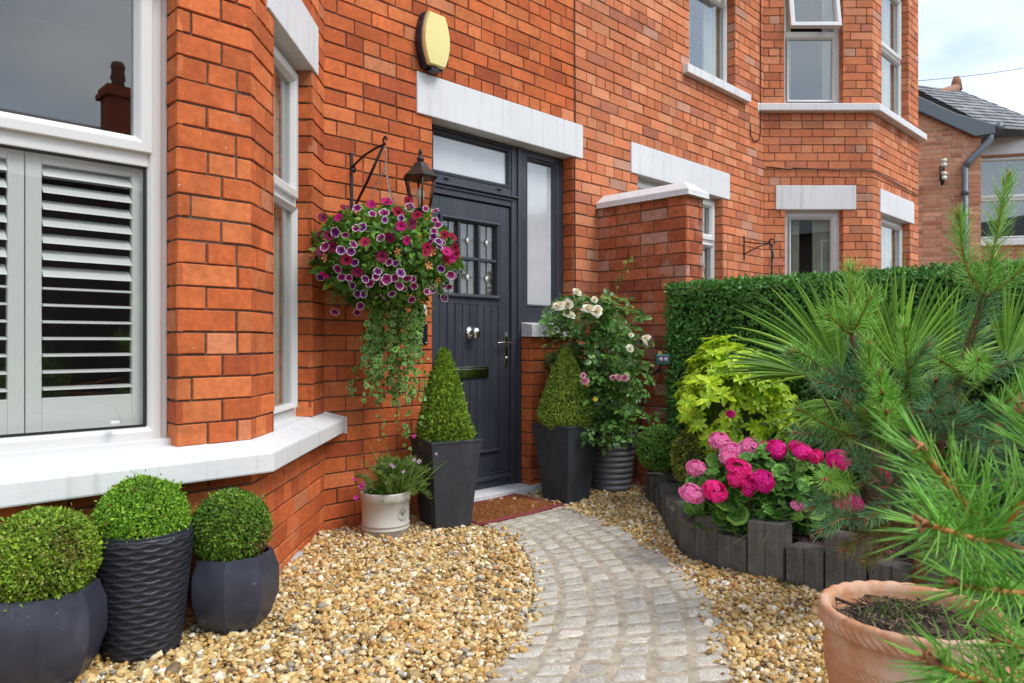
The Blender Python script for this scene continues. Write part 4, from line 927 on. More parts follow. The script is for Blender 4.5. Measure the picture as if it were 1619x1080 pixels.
HB=thing('hanging_basket',BC,'hanging basket overflowing with purple, white-edged and crimson petunias beside the door','flower basket')
STEEL=surf('dull_steel',(.35,.34,.33),.45,metal=.8)
g=G(); g.tube([(bx,-.31,2.082),(bx,-.325,2.06),(bx,-.33,2.035)],.003,n=6); chain(g,(bx,-.33,2.035),(BC[0],-.33,1.965),7)
for a in (0.3,2.4,4.5): chain(g,(BC[0],-.33,1.97),(BC[0]+.17*cos(a),BC[1]+.17*sin(a),1.56),34,.007,.0013)
g.build('chain',STEEL,HB)
g=G(); g.lathe([(.01,-.16),(.09,-.145),(.15,-.08),(.18,0),(.185,.03),(.17,.03),(.165,.0),(.01,-.02)],c=BC,n=28); g.build('basket',surf('coir_liner',(.11,.07,.04),.95,var=(30,.6,1.4),bump=(80,.6,.01)),HB)
def bask(d):
    """outline of the mass of foliage around the basket"""
    r=np.array((.405,.315,.265)); p=d*r
    p[:,2]+=.0; k=p[:,2]<0; p[k,2]*=.98; p[:,0]*=1-.18*np.clip(-d[:,2],0,1)
    p=BC+np.array((.02,0,-.005))+p; p[:,1]=np.minimum(p[:,1],-.02); return p
n=5200; d=rdir(n); P=bask(d); c=BC; P=c+(P-c)*(1-np.abs(rng.normal(size=(n,1)))*.22)*lumpy(d,4,.10)[:,None]; P[:,1]=np.minimum(P[:,1],-.012)
keep=~((P[:,2]<1.36)&(P[:,0]>-1.10))
P,d=P[keep],d[keep]; n=len(P); dirs=d*.7+rdir(n)*.8+np.array((0,0,-.15)); PTL=leafmat('petunia_leaf',.5,.3)
tv,tf=leafmesh(4,lambda t: sin(pi*t**.8),.2,-.25); s=.034*np.exp(rng.normal(size=n)*.3)
g=G(); g.inst(tv,tf,basis(dirs,d+rdir(n)*.6)*(s[:,None]*np.array((.55,1,1)))[:,None,:],P,pick([(.12,.28,.03),(.08,.20,.025),(.18,.37,.04),(.25,.44,.05),(.045,.11,.018)],n,[5,4,3,1.5,2],.18),smooth=True)
# loose stems with leaves poking out of the outline
for i in range(70):
    dd=rdir(1); dd[0,2]=-abs(dd[0,2])*.8 if random.random()<.6 else dd[0,2]; p0=bask(dd)[0]; p0=BC+(p0-BC)*.9; q=p0+(dd[0]*.09+np.array((0,-.02,-.05)))*random.uniform(.5,1.2); q[1]=min(q[1],-.03)
    if q[0]>-.93 and q[2]<1.4: continue
    g.tube([p0,(p0+q)/2+np.array((0,0,.012)),q],.0016,n=4,col=(.14,.22,.05)); k=9; t=rng.random(k)[:,None]; g.inst(tv,tf,basis(rdir(k)+dd*.4)*np.array((.012,.026,.026)),p0*(1-t)+q*t,pick([(.16,.28,.04),(.1,.2,.03)],k),smooth=True)
g.build('foliage',PTL,HB)
def trumpet(R,cols,lobes=5,rim=.10,depth=.55,wav=.08):
    n=40; V=[];F=[];C=[]; rings=(0.02,.12,.22,.34,.48,.62,.74,.84,.92,1.0)
    for i,t in enumerate(rings):
        for j in range(n):
            a=2*pi*j/n; lob=1-rim*(1-abs(cos(a*lobes/2)))**2*(t**3); z=R*depth*((t**.45)-1)+R*wav*sin(a*lobes+1)*t**3
            V.append((R*t*lob*cos(a),R*t*lob*sin(a),z)); C.append(cols(t,a))
    for i in range(len(rings)-1):
        for j in range(n): F.append((i*n+j,i*n+(j+1)%n,(i+1)*n+(j+1)%n,(i+1)*n+j))
    return np.array(V),F,np.array(C)
def c_pic(t,a):
    e=.84+.05*sin(a*5)+.03*sin(a*11)
    if t>e: return (.78,.72,.76)
    return np.array((.30,.012,.155))*(1 if t>.3 else .35)
def c_pic2(t,a):
    e=.86+.04*sin(a*5+1)
    if t>e: return (.78,.74,.80)
    return np.array((.16,.010,.17))*(1 if t>.3 else .35)
def c_red(t,a): return np.array((.36,.004,.045))*(1 if t>.35 else .12+.6*t)*(1-.18*abs(cos(a*2.5))**8)
def c_mag(t,a): return np.array((.52,.008,.17))*(1 if t>.3 else .25)
def c_star(t,a):
    s=abs(cos(a*2.5)); 
    return (.78,.58,.22) if s>.72+.15*t-.25*(t<.3) else np.array((.48,.05,.03))
def c_dark(t,a): return np.array((.19,.006,.05))*(1 if t>.3 else .3)
PET=[flower_mesh('petunia_white_edge',*trumpet(.027,c_pic)),flower_mesh('petunia_violet_edge',*trumpet(.026,c_pic2)),flower_mesh('petunia_crimson',*trumpet(.034,c_red,rim=.06,depth=.4)),flower_mesh('petunia_magenta',*trumpet(.033,c_mag,rim=.06,depth=.4)),flower_mesh('petunia_star',*trumpet(.027,c_star,rim=.2)),flower_mesh('petunia_dark',*trumpet(.032,c_dark,rim=.08,depth=.4))]
# where each bloom sits (surveyed on the face of the basket), kind
FL=[(566,335,0),(589,338,0),(607,338,0),(628,340,2),(645,321,2),(645,336,0),(656,345,2),(669,338,0),(684,340,0),(608,350,1),(632,350,1),(536,346,3),(515,350,5),(547,329,5),(587,327,3),(611,322,3),(531,368,1),(547,373,0),(564,365,0),(573,362,1),(508,371,5),(522,374,5),(559,386,0),(577,384,2),(602,376,0),(615,377,5),(632,361,3),(648,360,5),(640,382,3),(518,391,0),(526,391,5),(541,396,1),(502,404,4),(517,407,4),(510,398,5),(548,410,2),(561,415,1),(535,424,0),(508,437,1),(519,431,3),(554,435,0),(566,427,5),(541,438,0),(628,398,4),(604,406,5),(613,413,0),(624,415,1),(631,428,1),(597,427,1),(594,433,0),(585,443,0),(604,447,0),(610,438,0),(578,437,1),(623,437,0),(629,446,0),(642,438,0),(651,439,0),(653,450,0),(637,455,0),(619,461,1),(605,465,0),(576,460,1),(566,462,1),(558,449,1),(650,471,0),(571,478,0),(564,494,0),(532,488,0),(671,393,2),(668,400,2),(682,399,4),(679,383,0),(696,385,0),(688,384,1),(702,371,2),(710,378,2),(715,393,2),(713,408,3),(718,403,2),(705,412,2),(685,367,0),(690,358,0),(686,350,0),(676,419,4),(690,442,4),(698,449,0),(709,453,0),(671,456,0),(680,452,1),(712,434,0),(718,430,1),(706,432,0),(694,424,1),(697,464,1),(684,376,1),(690,392,1),(700,398,3),(556,398,1),(529,380,1)]
for (px,py,k) in FL[:99]:
    # nearest point of the foliage mass along this sight line
    E0=BC+np.array((.02,0,-.005)); Er=np.array((.425,.325,.275)); dr=ray(px,py); A_=dr/Er; o_=(CAM-E0)/Er; qa=A_@A_; qb=A_@o_; qc=o_@o_-1; ds=qb*qb-qa*qc
    dep=(-qb-sqrt(max(ds,0)))/qa; p=CAM+dep*dr; nr=(p-E0)/Er**2; nr/=np.linalg.norm(nr); p=p+nr*random.uniform(.0,.03); p[1]=min(p[1],-.045)
    nr=nr*.8+np.array((-.5,-.6,.05))+rng.normal(size=3)*.45
    place_flower('flower',PET[k],HB,p,nr,random.uniform(.72,1.02)*(1 if k<2 else .95))
# trailing variegated ivy
IVL=leafmat('ivy_leaf',.5,.25)
m=9; V=[(0,.45,0)]; C=[(.55,.9,.55)]
pr_=[(0,0),(.34,.10),(.56,.42),(.30,.62),(.16,.95),(0,1.05),(-.16,.95),(-.30,.62),(-.56,.42),(-.34,.10)]
V+= [(x*.62,.45+(y-.45)*.62,-.02) for x,y in pr_]; C+=[(.6,1.,.6)]*10; V+=[(x,y,.06*abs(x)-.04) for x,y in pr_]; C+=[(4.6,2.7,6.)]*10
F=[(0,1+i,1+(i+1)%10) for i in range(10)]+[(1+i,11+i,11+(i+1)%10,1+(i+1)%10) for i in range(10)]
g=G(); ni=30
for i in range(ni):
    px0=random.uniform(588,664); L=random.uniform(.25,.60) if i<24 else random.uniform(.55,.9)
    p0=at(px0,random.uniform(468,485),3.86+random.uniform(-.06,.12)+(px0-625)/1150*1.2); p0[1]=min(p0[1],-.06)
    drift=random.gauss(0,.03); n_=14; tt=np.linspace(0,1,n_); pts=np.c_[p0[0]+drift*tt+.012*np.sin(tt*9+i),p0[1]+.01*np.sin(tt*7+i)+.05*tt*(-p0[1]>.2),p0[2]-L*tt]
    if i in(3,9): pts=pts+np.c_[-.16*tt,.05*tt,.12*tt]
    if i>=26: pts=pts+np.c_[.02+.10*tt,-.02*tt,0*tt]
    g.tube(pts,.0013,n=4,col=(.16,.12,.06)); k=int(L*(112 if i<24 else 60)); t=rng.random(k); q=np.c_[[np.interp(t,tt,pts[:,j]) for j in range(3)]].T+rng.normal(size=(k,3))*.012
    dirs=np.c_[rng.normal(size=k)*.7-.2,rng.normal(size=k)*.5-.3,-.8+rng.normal(size=k)*.3]; up=np.array((-.7,-.7,.25))+rng.normal(size=(k,3))*.35
    s=(.031 if i<27 else .021)*np.exp(rng.normal(size=k)*.2)*(1-.35*t); g.inst(V,F,basis(dirs,up)*s[:,None,None],q,pick([(.14,.30,.06),(.18,.35,.08),(.11,.24,.05)],k,None,.15),vcol=np.clip(np.array(C),0,4.2)*.85)
g.build('trailing_ivy',IVL,HB)
# ---- lantern
LM=surf('bronze_black_paint',(.022,.018,.015),.5,var=(40,.7,1.5),bump=(150,.3,.002)); LG=glass('lantern_glass',1.5,(.85,.8,.7))
lc=np.array((-.935,-.20,1.80))
LA_=thing('wall_lantern',(lc[0],0,1.62),'black six-sided coach lantern on the wall behind the flower basket','lantern')
def hexl(prof,n=6,c=lc,sm=False):
    g=G(); g.lathe(prof,c=c,n=n,smooth=sm); return g
hexl([(.105,.178),(.108,.186),(.09,.20),(.055,.235),(.04,.262),(.018,.275),(.001,.276)]).build('lantern_roof',LM,LA_,bevel=.002)
g=G(); g.lathe([(.012,.272),(.020,.282),(.022,.294),(.010,.304),(.008,.316),(.014,.324),(.010,.338),(.001,.352)],c=lc,n=12); g.build('finial',LM,LA_)
g=hexl([(.056,-.01),(.060,.0),(.050,.004),(.001,.004)]); g.lathe([(.001,-.05),(.02,-.045),(.026,-.03),(.05,-.012),(.056,-.01)],c=lc,n=6,smooth=False)
for k in range(6):
    a=k*pi/3; g.tube([(lc[0]+.057*cos(a),lc[1]+.057*sin(a),lc[2]),(lc[0]+.092*cos(a),lc[1]+.092*sin(a),lc[2]+.182)],.0055,n=6)
g.build('lantern_frame',LM,LA_)
g=G(); g.lathe([(.054,.002),(.088,.180)],c=lc,n=6,cap=False,smooth=False); g.build('lantern_glass',LG,LA_)
g=G(); g.lathe([(.014,.004),(.014,.05),(.019,.06),(.026,.085),(.022,.11),(.001,.122)],c=lc,n=16); g.build('bulb',surf('white_bulb',(.75,.74,.70),.3),LA_)
g=G(); g.tube([lc+np.array((0,0,-.045)),lc+np.array((0,0,-.09)),lc+np.array((0,.04,-.13)),lc+np.array((0,.12,-.12)),lc+np.array((0,.195,-.10))],.010,n=8); g.box(lc[0]-.04,lc[0]+.04,-.016,0,1.60,1.78); g.build('arm',LM,LA_,bevel=.003)
# ---- door bell, black plate, alarm box
g=G(); g.box(-.800,-.748,-.022,0,1.205,1.275); DB=thing('doorbell',(-.774,0,1.24),'small white doorbell with round button, above the black plate by the door','doorbell'); g.build('bell_case',UP,DB,bevel=.004)
turned((-.772,-.022,1.245),[(.001,0),(.013,0),(.013,.002),(.010,.004),(.001,.0045)],16).build('bell_button',surf('pearl_button',(.55,.58,.62),.25),DB)
PLQ=thing('wall_plate',(-.775,0,1.10),'blank black plate with bright corner screws, below the doorbell','plate'); g=G(); g.box(-.83,-.733,-.012,0,1.035,1.175); g.build('plate',surf('black_gloss',(.012,.013,.017),.25),PLQ,bevel=.002)
for (x,z) in ((-.743,1.165),(-.743,1.045),(-.82,1.165),(-.82,1.045)): turned((x,-.012,z),[(.001,0),(.005,0),(.004,.002),(.001,.0025)],10).build('screw',CHR,PLQ)
AB=thing('alarm_box',(-.715,0,2.86),'yellow-fronted burglar alarm box with dark blue back, high above the door lintel','alarm box')
def barrel(wt,wm,h,n=9): return [(wt/2+(wm-wt)/2*cos(pi*t/2)**1 if 0 else (wt+(wm-wt)*(1-(2*t-1)**2))/2,(t-.5)*h) for t in np.linspace(0,1,n)]
ax,az=-.718,2.862
b_=barrel(.135,.215,.335); poly=[(ax+x,az+z) for x,z in b_]+[(ax-x,az+z) for x,z in b_[::-1]]
g=G(); g.prism(poly,-.062,0); g.build('back_box',surf('navy_plastic',(.010,.012,.035),.3),AB,bevel=.012,seg=3)
g=G(); b_=barrel(.118,.196,.315); pl_=[(ax+x,az+z) for x,z in b_]+[(ax-x,az+z) for x,z in b_[::-1]]; n_=len(pl_); v=[]
for (s,y) in ((1.,-.0615),(1.,-.082),(.96,-.090),(.6,-.095)): v+=[(ax+(x-ax)*s,y,az+(z-az)*s) for x,z in pl_]
v.append((ax,-.0965,az)); f=[(r*n_+i,r*n_+(i+1)%n_,(r+1)*n_+(i+1)%n_,(r+1)*n_+i) for r in range(3) for i in range(n_)]+[(3*n_+i,3*n_+(i+1)%n_,4*n_) for i in range(n_)]
g.raw(v,f,smooth=True); c=g.build('front_cover',surf('yellow_plastic',(.84,.74,.30),.32,var=(3,.95,1.03)),AB); c.modifiers.new('es','EDGE_SPLIT').split_angle=radians(35)
g=G(); g.box(ax-.035,ax+.02,-.075,-.02,az-.185,az-.166); g.build('strobe_foot',surf('dark_lens',(.02,.02,.03),.2),AB,bevel=.004)
# ---- cables
BLK=surf('black_cable',(.012,.012,.012),.5)
g=G(); zz=np.linspace(1.12,TOPZ,40); g.tube([(.652+.0025*sin(z*5),-.008,z) for z in zz],.0042,n=6); tag(g.build('cable',BLK,base=(.652,0,1.1)),'thin black cable running straight up the wall past the right end of the door lintel','cable')
p=lambda s,z: TL2(np.array([[s,-.012,z]]))[0]
g=G(); pts=[p(.02,2.865),p(.27,2.835),p(.30,2.85),p(.6,2.84),p(.78,2.825),p(1.0,2.83),p(1.135,2.82)]+[TF2(np.array([[4.49+q,-.014,2.82-.03*q]]))[0] for q in (.1,.5,1.,1.5)]; g.tube(pts,.006,n=6); tag(g.build('cable',BLK,base=p(0,2.83)),'dark cable sagging across the brick of the neighbouring bay, above its lower lintels','cable')
g=G(); pts=[(3.60,-.012,z) for z in np.linspace(TOPZ,3.2,14)]+[(3.57,-.012,3.12),(3.44,-.012,3.08),(3.38,-.012,3.14),(3.38,-.012,3.25)]; g.tube(pts,.006,n=6); tag(g.build('cable',BLK,base=(3.6,0,3.1)),'looped dark cable coming down the inner corner beside the neighbouring bay','cable')
# ---- neighbour's empty bracket
nb=at_y(1176,392,0.0); NB=thing('hanging_bracket',nb,'small dark bracket with empty dangling chains on the neighbouring wall','bracket')
x=nb[0]; g=G(); g.box(x-.008,x+.008,-.008,0,nb[2]-.12,nb[2]+.12); g.build('back_plate',IRON,NB)
g=G(); g.tube([(x,-.01,nb[2]+.06),(x,-.14,nb[2]+.03),(x,-.28,nb[2]+.02)],.007,n=6); g.tube([(x,-.01,nb[2]-.06),(x,-.16,nb[2]-.0),(x,-.28,nb[2]+.02)],.006,n=6); t=np.linspace(0,5.5,14); g.tube([(x,-.29+.03*np.sin(a),nb[2]+.03-.03*np.cos(a)) for a in t],.007,n=6); g.build('arm',IRON,NB)
g=G(); 
for q in (-.10,.0,.09): chain(g,(x,-.29,nb[2]-.0),(x+q,-.29+q*.5,nb[2]-.42),16,.012,.003)
g.tube([(x,-.29,nb[2]+.01),(x+.01,-.295,nb[2]-.10),(x-.005,-.29,nb[2]-.16)],.012,n=6); g.build('chain',IRON,NB)
# ---- far wall insulator and overhead wire
ip=face_pt(T3,-.62,-.0); ip[2]=4.02; IN=thing('insulator',ip,'pair of white porcelain insulators on the far house gable','insulator')
g=G(); q=-i3
for dz in (.14,-.14): g.lathe([(.01,-.075),(.052,-.07),(.056,-.02),(.04,-.012),(.04,.01),(.056,.018),(.052,.065),(.01,.075)],c=ip+q*.14+np.array((0,0,dz*.8)),n=14)
g.build('porcelain',surf('porcelain',(.70,.70,.60),.25),IN)
g=G(); g.tube([ip+np.array((0,0,-.1)),ip+q*.1+np.array((-.06,0,-.26)),ip+q*.14+np.array((0,0,-.24)),ip+q*.14+np.array((0,0,.2))],.018,n=6); g.tube([ip+q*.1+np.array((-.1,0,-.2)),ip+q*.05+np.array((-.1,0,.05)),ip],.015,n=6); g.build('iron_hook',IRON,IN)
a,b=at(1380,133,16.),at(1760,80,16.); t=np.linspace(0,1,20)[:,None]; g=G(); g.tube(a*(1-t)+b*t-np.array((0,0,1.))*(.12*np.sin(pi*t)),.007,n=5); tag(g.build('overhead_wire',surf('grey_wire',(.10,.10,.11),.6),base=a),'thin black overhead wire crossing the sky at the top right','wire')
# ---- little teal ornament on a dark stake
op=np.array(at_x(1047,567,.80)); OR=thing('garden_ornament',(op[0]-.06,op[1]+.02,.17),'little teal bird-box ornament on a thin dark stake between rose and hedge','ornament')
sd_=np.array((R2,-R2,0)); ind_=np.array((R2,R2,0)); TO=frame(op,sd_,ind_)
TEAL=surf('teal_paint',(.03,.24,.20),.5,var=(60,.7,1.3)); 
g=G(TO); g.box(-.045,.045,-.03,.03,-.038,.03); g.build('box_body',TEAL,OR,bevel=.006)
g=G(TO); g.box(-.036,.036,-.034,-.029,-.026,.018); g.build('face_panel',surf('plum_paint',(.12,.055,.13),.5,var=(80,.7,1.3)),OR,bevel=.002)
for xx in (-.016,.018):
    g=G(lambda v,xx=xx: TO(np.c_[xx+v[:,0],-.0345-v[:,2],-.004+v[:,1]])); g.lathe([(.008,0),(.014,0),(.014,.004),(.008,.004)],n=16); g.build('ring',surf('pale_lilac',(.55,.48,.58),.5),OR)
g=G(TO); dd,ff=ico(2); g.raw(dd*np.array((.016,.013,.012))+np.array((.018,0,.045)),ff,col=(1,1,1),smooth=True); g.raw(dd*.009+np.array((.004,0,.055)),ff,smooth=True); g.build('bird',surf('brown_bird',(.14,.06,.03),.6,var=(80,.6,1.4)),OR)
g=G(TO); g.box(-.03,-.005,-.012,.012,.029,.05); g.build('perch',surf('straw',(.5,.33,.12),.8),OR)
g=G(); b0=np.array(at_x(1004,640,.70)); b0[2]=.1; m1=at_x(1018,605,.74); g.tube([b0,m1,at_x(1038,588,.79),at_x(1048,584,.80),at_x(1052,594,.80)],.0055,n=6); g.tube([at_x(1030,596,.78),at_x(1042,584,.80),op+np.array((0,0,-.03))],[.004,.012,.005],n=6); g.build('stake',IRON,OR)
# ================================================================== clipped hedge
HB_=leafmat('hedge_leaf',.38,.2,spec=.5)
hx0,hx1,hy0,hy1,hz=.86,1.42,-.665,-3.7,1.448
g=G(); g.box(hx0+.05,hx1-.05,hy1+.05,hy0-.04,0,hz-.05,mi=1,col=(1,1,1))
def hedge_face(n,fn,nr,leaf=.027):
    P=fn(rng.random(n),rng.random(n)); d=np.tile(nr,(n,1))*.5+rdir(n)*.8+np.array((0,0,.25)); s=leaf*np.exp(rng.normal(size=n)*.22)
    q=np.sin(P[:,1]*7+P[:,2]*5)*.5+np.sin(P[:,1]*17-P[:,2]*13)*.5
    P=P-np.outer(np.abs(rng.normal(size=n))*.028-.012+.006*q,nr)
    c=pick([(.085,.26,.045),(.12,.33,.06),(.055,.18,.035),(.20,.43,.085)],n,[5,4,3,1.5],.2)
    g.inst(LEAF4[0],LEAF4[1],basis(d,np.array(nr)+rdir(n)*.6)*(s[:,None]*np.array((.6,1,.8)))[:,None,:],P,c)
hedge_face(26000,lambda a,b:np.c_[np.full(len(a),hx0),hy0+(hy1-hy0)*a**1.15,.1+(hz-.1)*b**.8],(-1,0,0))
hedge_face(9000,lambda a,b:np.c_[hx0+(hx1-hx0)*b,hy0+(hy1-hy0)*a**1.1,np.full(len(a),hz)],(0,0,1),.025)
hedge_face(2500,lambda a,b:np.c_[hx0+(hx1-hx0)*a,np.full(len(a),hy0),hz*b],(0,1,0))
hedge_face(3500,lambda a,b:np.c_[np.full(len(a),hx1),hy0+(hy1-hy0)*a,.3+(hz-.3)*b],(1,0,0))
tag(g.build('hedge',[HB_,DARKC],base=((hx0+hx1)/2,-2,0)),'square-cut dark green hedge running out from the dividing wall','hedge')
# ================================================================== small box balls in the bed
b=at(1042,708,4.62); tag(clipped('box_ball',(b[0],b[1],.13),ball(b,.132,1.05,41,.05),5500,.0155,[(.11,.28,.04),(.15,.33,.045),(.07,.19,.03),(.21,.40,.06)],seed=4),'small round dark green box ball behind the first timber post','topiary')
b=at(1098,722,4.2); f_=ball(b,.125,1.35,43,.08); tag(clipped('box_ball',(b[0],b[1],.13),f_,5000,.0155,[(.32,.38,.06),(.24,.30,.05),(.40,.45,.09),(.15,.2,.035)],seed=6),'small olive-yellow box dome left of the pink geranium','topiary')
# ================================================================== golden shrub
CHL=leafmat('lime_leaf',.38,.35,spec=.45)
cs=at(1163,622,4.15); n=560; d=rdir(n); d[:,2]=np.where(rng.random(n)<.55,np.abs(d[:,2]),-np.abs(d[:,2])*.95); d/=np.linalg.norm(d,axis=1)[:,None]
P=cs+np.array((0,0,-.05))+d*np.array((.31,.31,.36))*lumpy(d,77,.26)[:,None]*(1-np.abs(rng.normal(size=(n,1)))*.13)
tv,tf=leafmesh(5,lambda t: (t**.9)*sin(pi*min(1,.18+.82*t))*1.9 if t<1 else 0,.2,-.25)
g=G(); st=G()
for i in range(n):
    ax=d[i]*.75+np.array((-.1,-.1,.55)); ax/=np.linalg.norm(ax); m=random.choice((6,7,8,9)); a=np.arange(m)*2*pi/m+random.random()*6; u=np.cross(ax,(.3,.5,.2)); u/=np.linalg.norm(u); w_=np.cross(ax,u)
    rad=np.cos(a)[:,None]*u+np.sin(a)[:,None]*w_; tl=rng.uniform(.15,.75,(m,1)); dirs=rad+ax*tl; s=.052*np.exp(rng.normal(size=m)*.2); young=random.random()
    inner=np.linalg.norm((P[i]-cs)/np.array((.31,.31,.36)))
    col=pick([(.52,.74,.025),(.42,.66,.03),(.64,.78,.05)] if young<.75 else [(.32,.54,.03),(.40,.58,.03)],m,None,.12)
    g.inst(tv,tf,basis(dirs,np.tile(ax,(m,1))+rng.normal(size=(m,3))*.1)*(s[:,None]*np.array((.42,1,1)))[:,None,:],np.tile(P[i],(m,1)),col,smooth=True)
for i in range(0,n,4):
    q=np.array((cs[0],cs[1],.13)); t=np.linspace(0,1,6)[:,None]; mid=(q+P[i])/2; mid[:2]=cs[:2]+(P[i][:2]-cs[:2])*.3; st.tube(q*(1-t)**2+2*mid*t*(1-t)+P[i]*t*t,np.linspace(.006,.002,6),n=5)
GS=thing('golden_shrub',(cs[0],cs[1],.13),'lime-yellow leafy shrub between the hedge and the pink geranium','shrub')
g.build('foliage',CHL,GS); st.build('stems',surf('green_stem',(.12,.13,.04),.7),GS)
# dark understorey of the same bed
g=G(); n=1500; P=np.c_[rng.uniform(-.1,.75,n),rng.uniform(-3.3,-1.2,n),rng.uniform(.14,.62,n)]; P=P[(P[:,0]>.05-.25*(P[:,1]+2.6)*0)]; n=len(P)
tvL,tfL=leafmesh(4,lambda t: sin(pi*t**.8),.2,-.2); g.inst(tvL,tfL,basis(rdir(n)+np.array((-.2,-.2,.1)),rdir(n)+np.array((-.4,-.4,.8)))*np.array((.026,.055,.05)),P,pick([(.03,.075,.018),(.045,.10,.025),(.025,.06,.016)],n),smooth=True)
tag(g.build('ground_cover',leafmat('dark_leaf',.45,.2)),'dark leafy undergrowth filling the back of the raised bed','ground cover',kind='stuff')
# ================================================================== pink geranium
GE=thing('geranium',at_z(1180,850,.13),'bushy geranium with pale pink and magenta flower heads at the front of the raised bed','geranium')
m=14; V=[(0,.08,-.10)]; F=[]; C=[(.6,.75,.6)]
for r_,zz,cc_ in ((.35,-.03,(1.1,1.1,1)),(.62,.03,(.62,.7,.6)),(.8,.05,(1.15,1.15,1)),(1.0,.03,(1,1,1))):
    for k in range(m*2+1):
        a=-pi/2+.22+(2*pi-.44)*k/(m*2); rr=r_*(1-.10*(1-abs(sin((a+pi/2)*3.5)))*(r_>.9)); V.append((rr*.5*cos(a),.5*rr*sin(a)+.08,zz+.03*sin(a*7)*r_)); C.append(cc_)
K=m*2+1
for k in range(K-1): F.append((0,1+k,2+k))
for q in range(3):
    for k in range(K-1): F.append((1+q*K+k,1+(q+1)*K+k,2+(q+1)*K+k,2+q*K+k))
g=G(); st=G(); gb=at_z(1185,842,.13); n=0; P=[]
for i in range(900):
    px=random.gauss(1200,65); py=random.uniform(690,838); e=((px-1195)/(135 if py>735 else 90))**2+((py-790)/88)**2
    if e>1 or px<1092 or (px<1130 and py<742): continue
    dp=3.48-.22*sqrt(1-e)+random.uniform(-.02,.30)-(px-1195)/1150*1.2; P.append(at(px,py,dp))
P=np.array(P); P=P[P[:,2]>.15]; n=len(P); up=np.array((-.45,-.45,.75))+rng.normal(size=(n,3))*.32; s=.068*np.exp(rng.normal(size=n)*.22)
g.inst(V,F,basis(rng.normal(size=(n,3))*np.array((1,1,.4)),up)*s[:,None,None],P,pick([(.11,.29,.045),(.08,.21,.035),(.15,.36,.055),(.21,.43,.07)],n,[4,4,3,1],.15),smooth=True,vcol=np.array(C))
for i in range(0,n,2):
    t=np.linspace(0,1,5)[:,None]; q=gb+np.array((random.gauss(0,.10),random.gauss(0,.10),0)); st.tube(q*(1-t)+P[i]*t+np.array((0,0,.03))*np.sin(pi*t),.0022,n=4)
g.build('foliage',leafmat('geranium_leaf',.5,.2),GE)
def head(c1,c2,R,n=95):
    Vf,Ff,Cf=rosette(5,.0155,.18,lambda t,q:(1,1,1) if t>.25 else (.8,.55,.7),w=1.0); g=G(); d=rdir(n); d[:,2]=d[:,2]*.75+.2; d/=np.linalg.norm(d,axis=1)[:,None]
    P=d*R*np.array((1,1,.78))*rng.uniform(.82,1.05,(n,1)); z=d+rdir(n)*.35; up=z/np.linalg.norm(z,axis=1)[:,None]; x=np.cross(up,rdir(n)); x/=np.linalg.norm(x,axis=1)[:,None]; y=np.cross(up,x)
    k=rng.random((n,1)); g.inst(Vf,Ff,np.stack([x,y,up],2),P,np.array(c1)*k+np.array(c2)*(1-k),vcol=Cf,smooth=True); return g.mesh('flower_head',[FLO],np.zeros(3))
PALE=head((.95,.36,.63),(.93,.20,.50),.053,120); HOT=head((.95,.05,.36),(.90,.025,.27),.056,120); MAG=head((.95,.04,.46),(.90,.03,.36),.053,120); SM=head((.72,.02,.26),(.62,.01,.2),.03,24)
for (px,py,me,dp,s) in ((1100,741,PALE,3.42,.85),(1094,781,PALE,3.30,1.),(1131,777,HOT,3.26,1.),(1138,699,PALE,3.55,.95),(1157,712,PALE,3.45,1.),(1186,711,PALE,3.45,1.),(1152,726,PALE,3.42,.8),(1168,741,HOT,3.30,1.05),(1163,757,HOT,3.28,.7),(1204,762,MAG,3.24,.95),(1186,766,HOT,3.26,.7),(1228,711,MAG,3.36,.95),(1210,712,MAG,3.42,.8),(1268,714,MAG,3.28,.85),(1258,705,MAG,3.34,.6),(1325,728,MAG,3.10,.85),(1290,722,HOT,3.2,.6),(1335,790,HOT,3.0,.8),(1350,797,MAG,2.98,.7),(1394,756,HOT,2.95,.7),(1155,655,SM,3.7,.75),(1182,777,SM,3.24,.8),(1260,800,PALE,3.2,.5),(1576,677,SM,2.9,.7)):
    p=at(px,py,dp); place_flower('flower_head',me,GE,p,(-.3,-.45,.8),s)
    t=np.linspace(0,1,6)[:,None]; q=gb+np.array((random.gauss(0,.08),random.gauss(0,.08),0)); st.tube(q*(1-t)+p*t+np.array((-.02,-.02,.02))*np.sin(pi*t),.0026,n=5)
st.build('stems',surf('pale_green_stem',(.14,.20,.06),.7),GE)
# fallen petals
g=G(); n=60; P=np.c_[rng.uniform(-.75,-.1,n),rng.uniform(-2.5,-1.4,n),np.full(n,.03)]; P[:,2]=np.where(inside(P[:,:2],np.r_[BED,[(1.2,-3.6),(1.2,-.5)]]),.165,.032)
g.inst([(-.5,0,0),(.5,0,0),(.4,.9,.15),(-.4,.9,.15)],[(0,1,2,3)],basis(rng.normal(size=(n,3))*np.array((1,1,.2)),np.array((0,0,1.))+rng.normal(size=(n,3))*.3)*np.array((.010,.011,.01)),P,pick([(.5,.02,.25),(.35,.03,.3)],n))
tag(g.build('petals',FLO),'fallen magenta petals scattered around the timber edging','petals',kind='stuff')
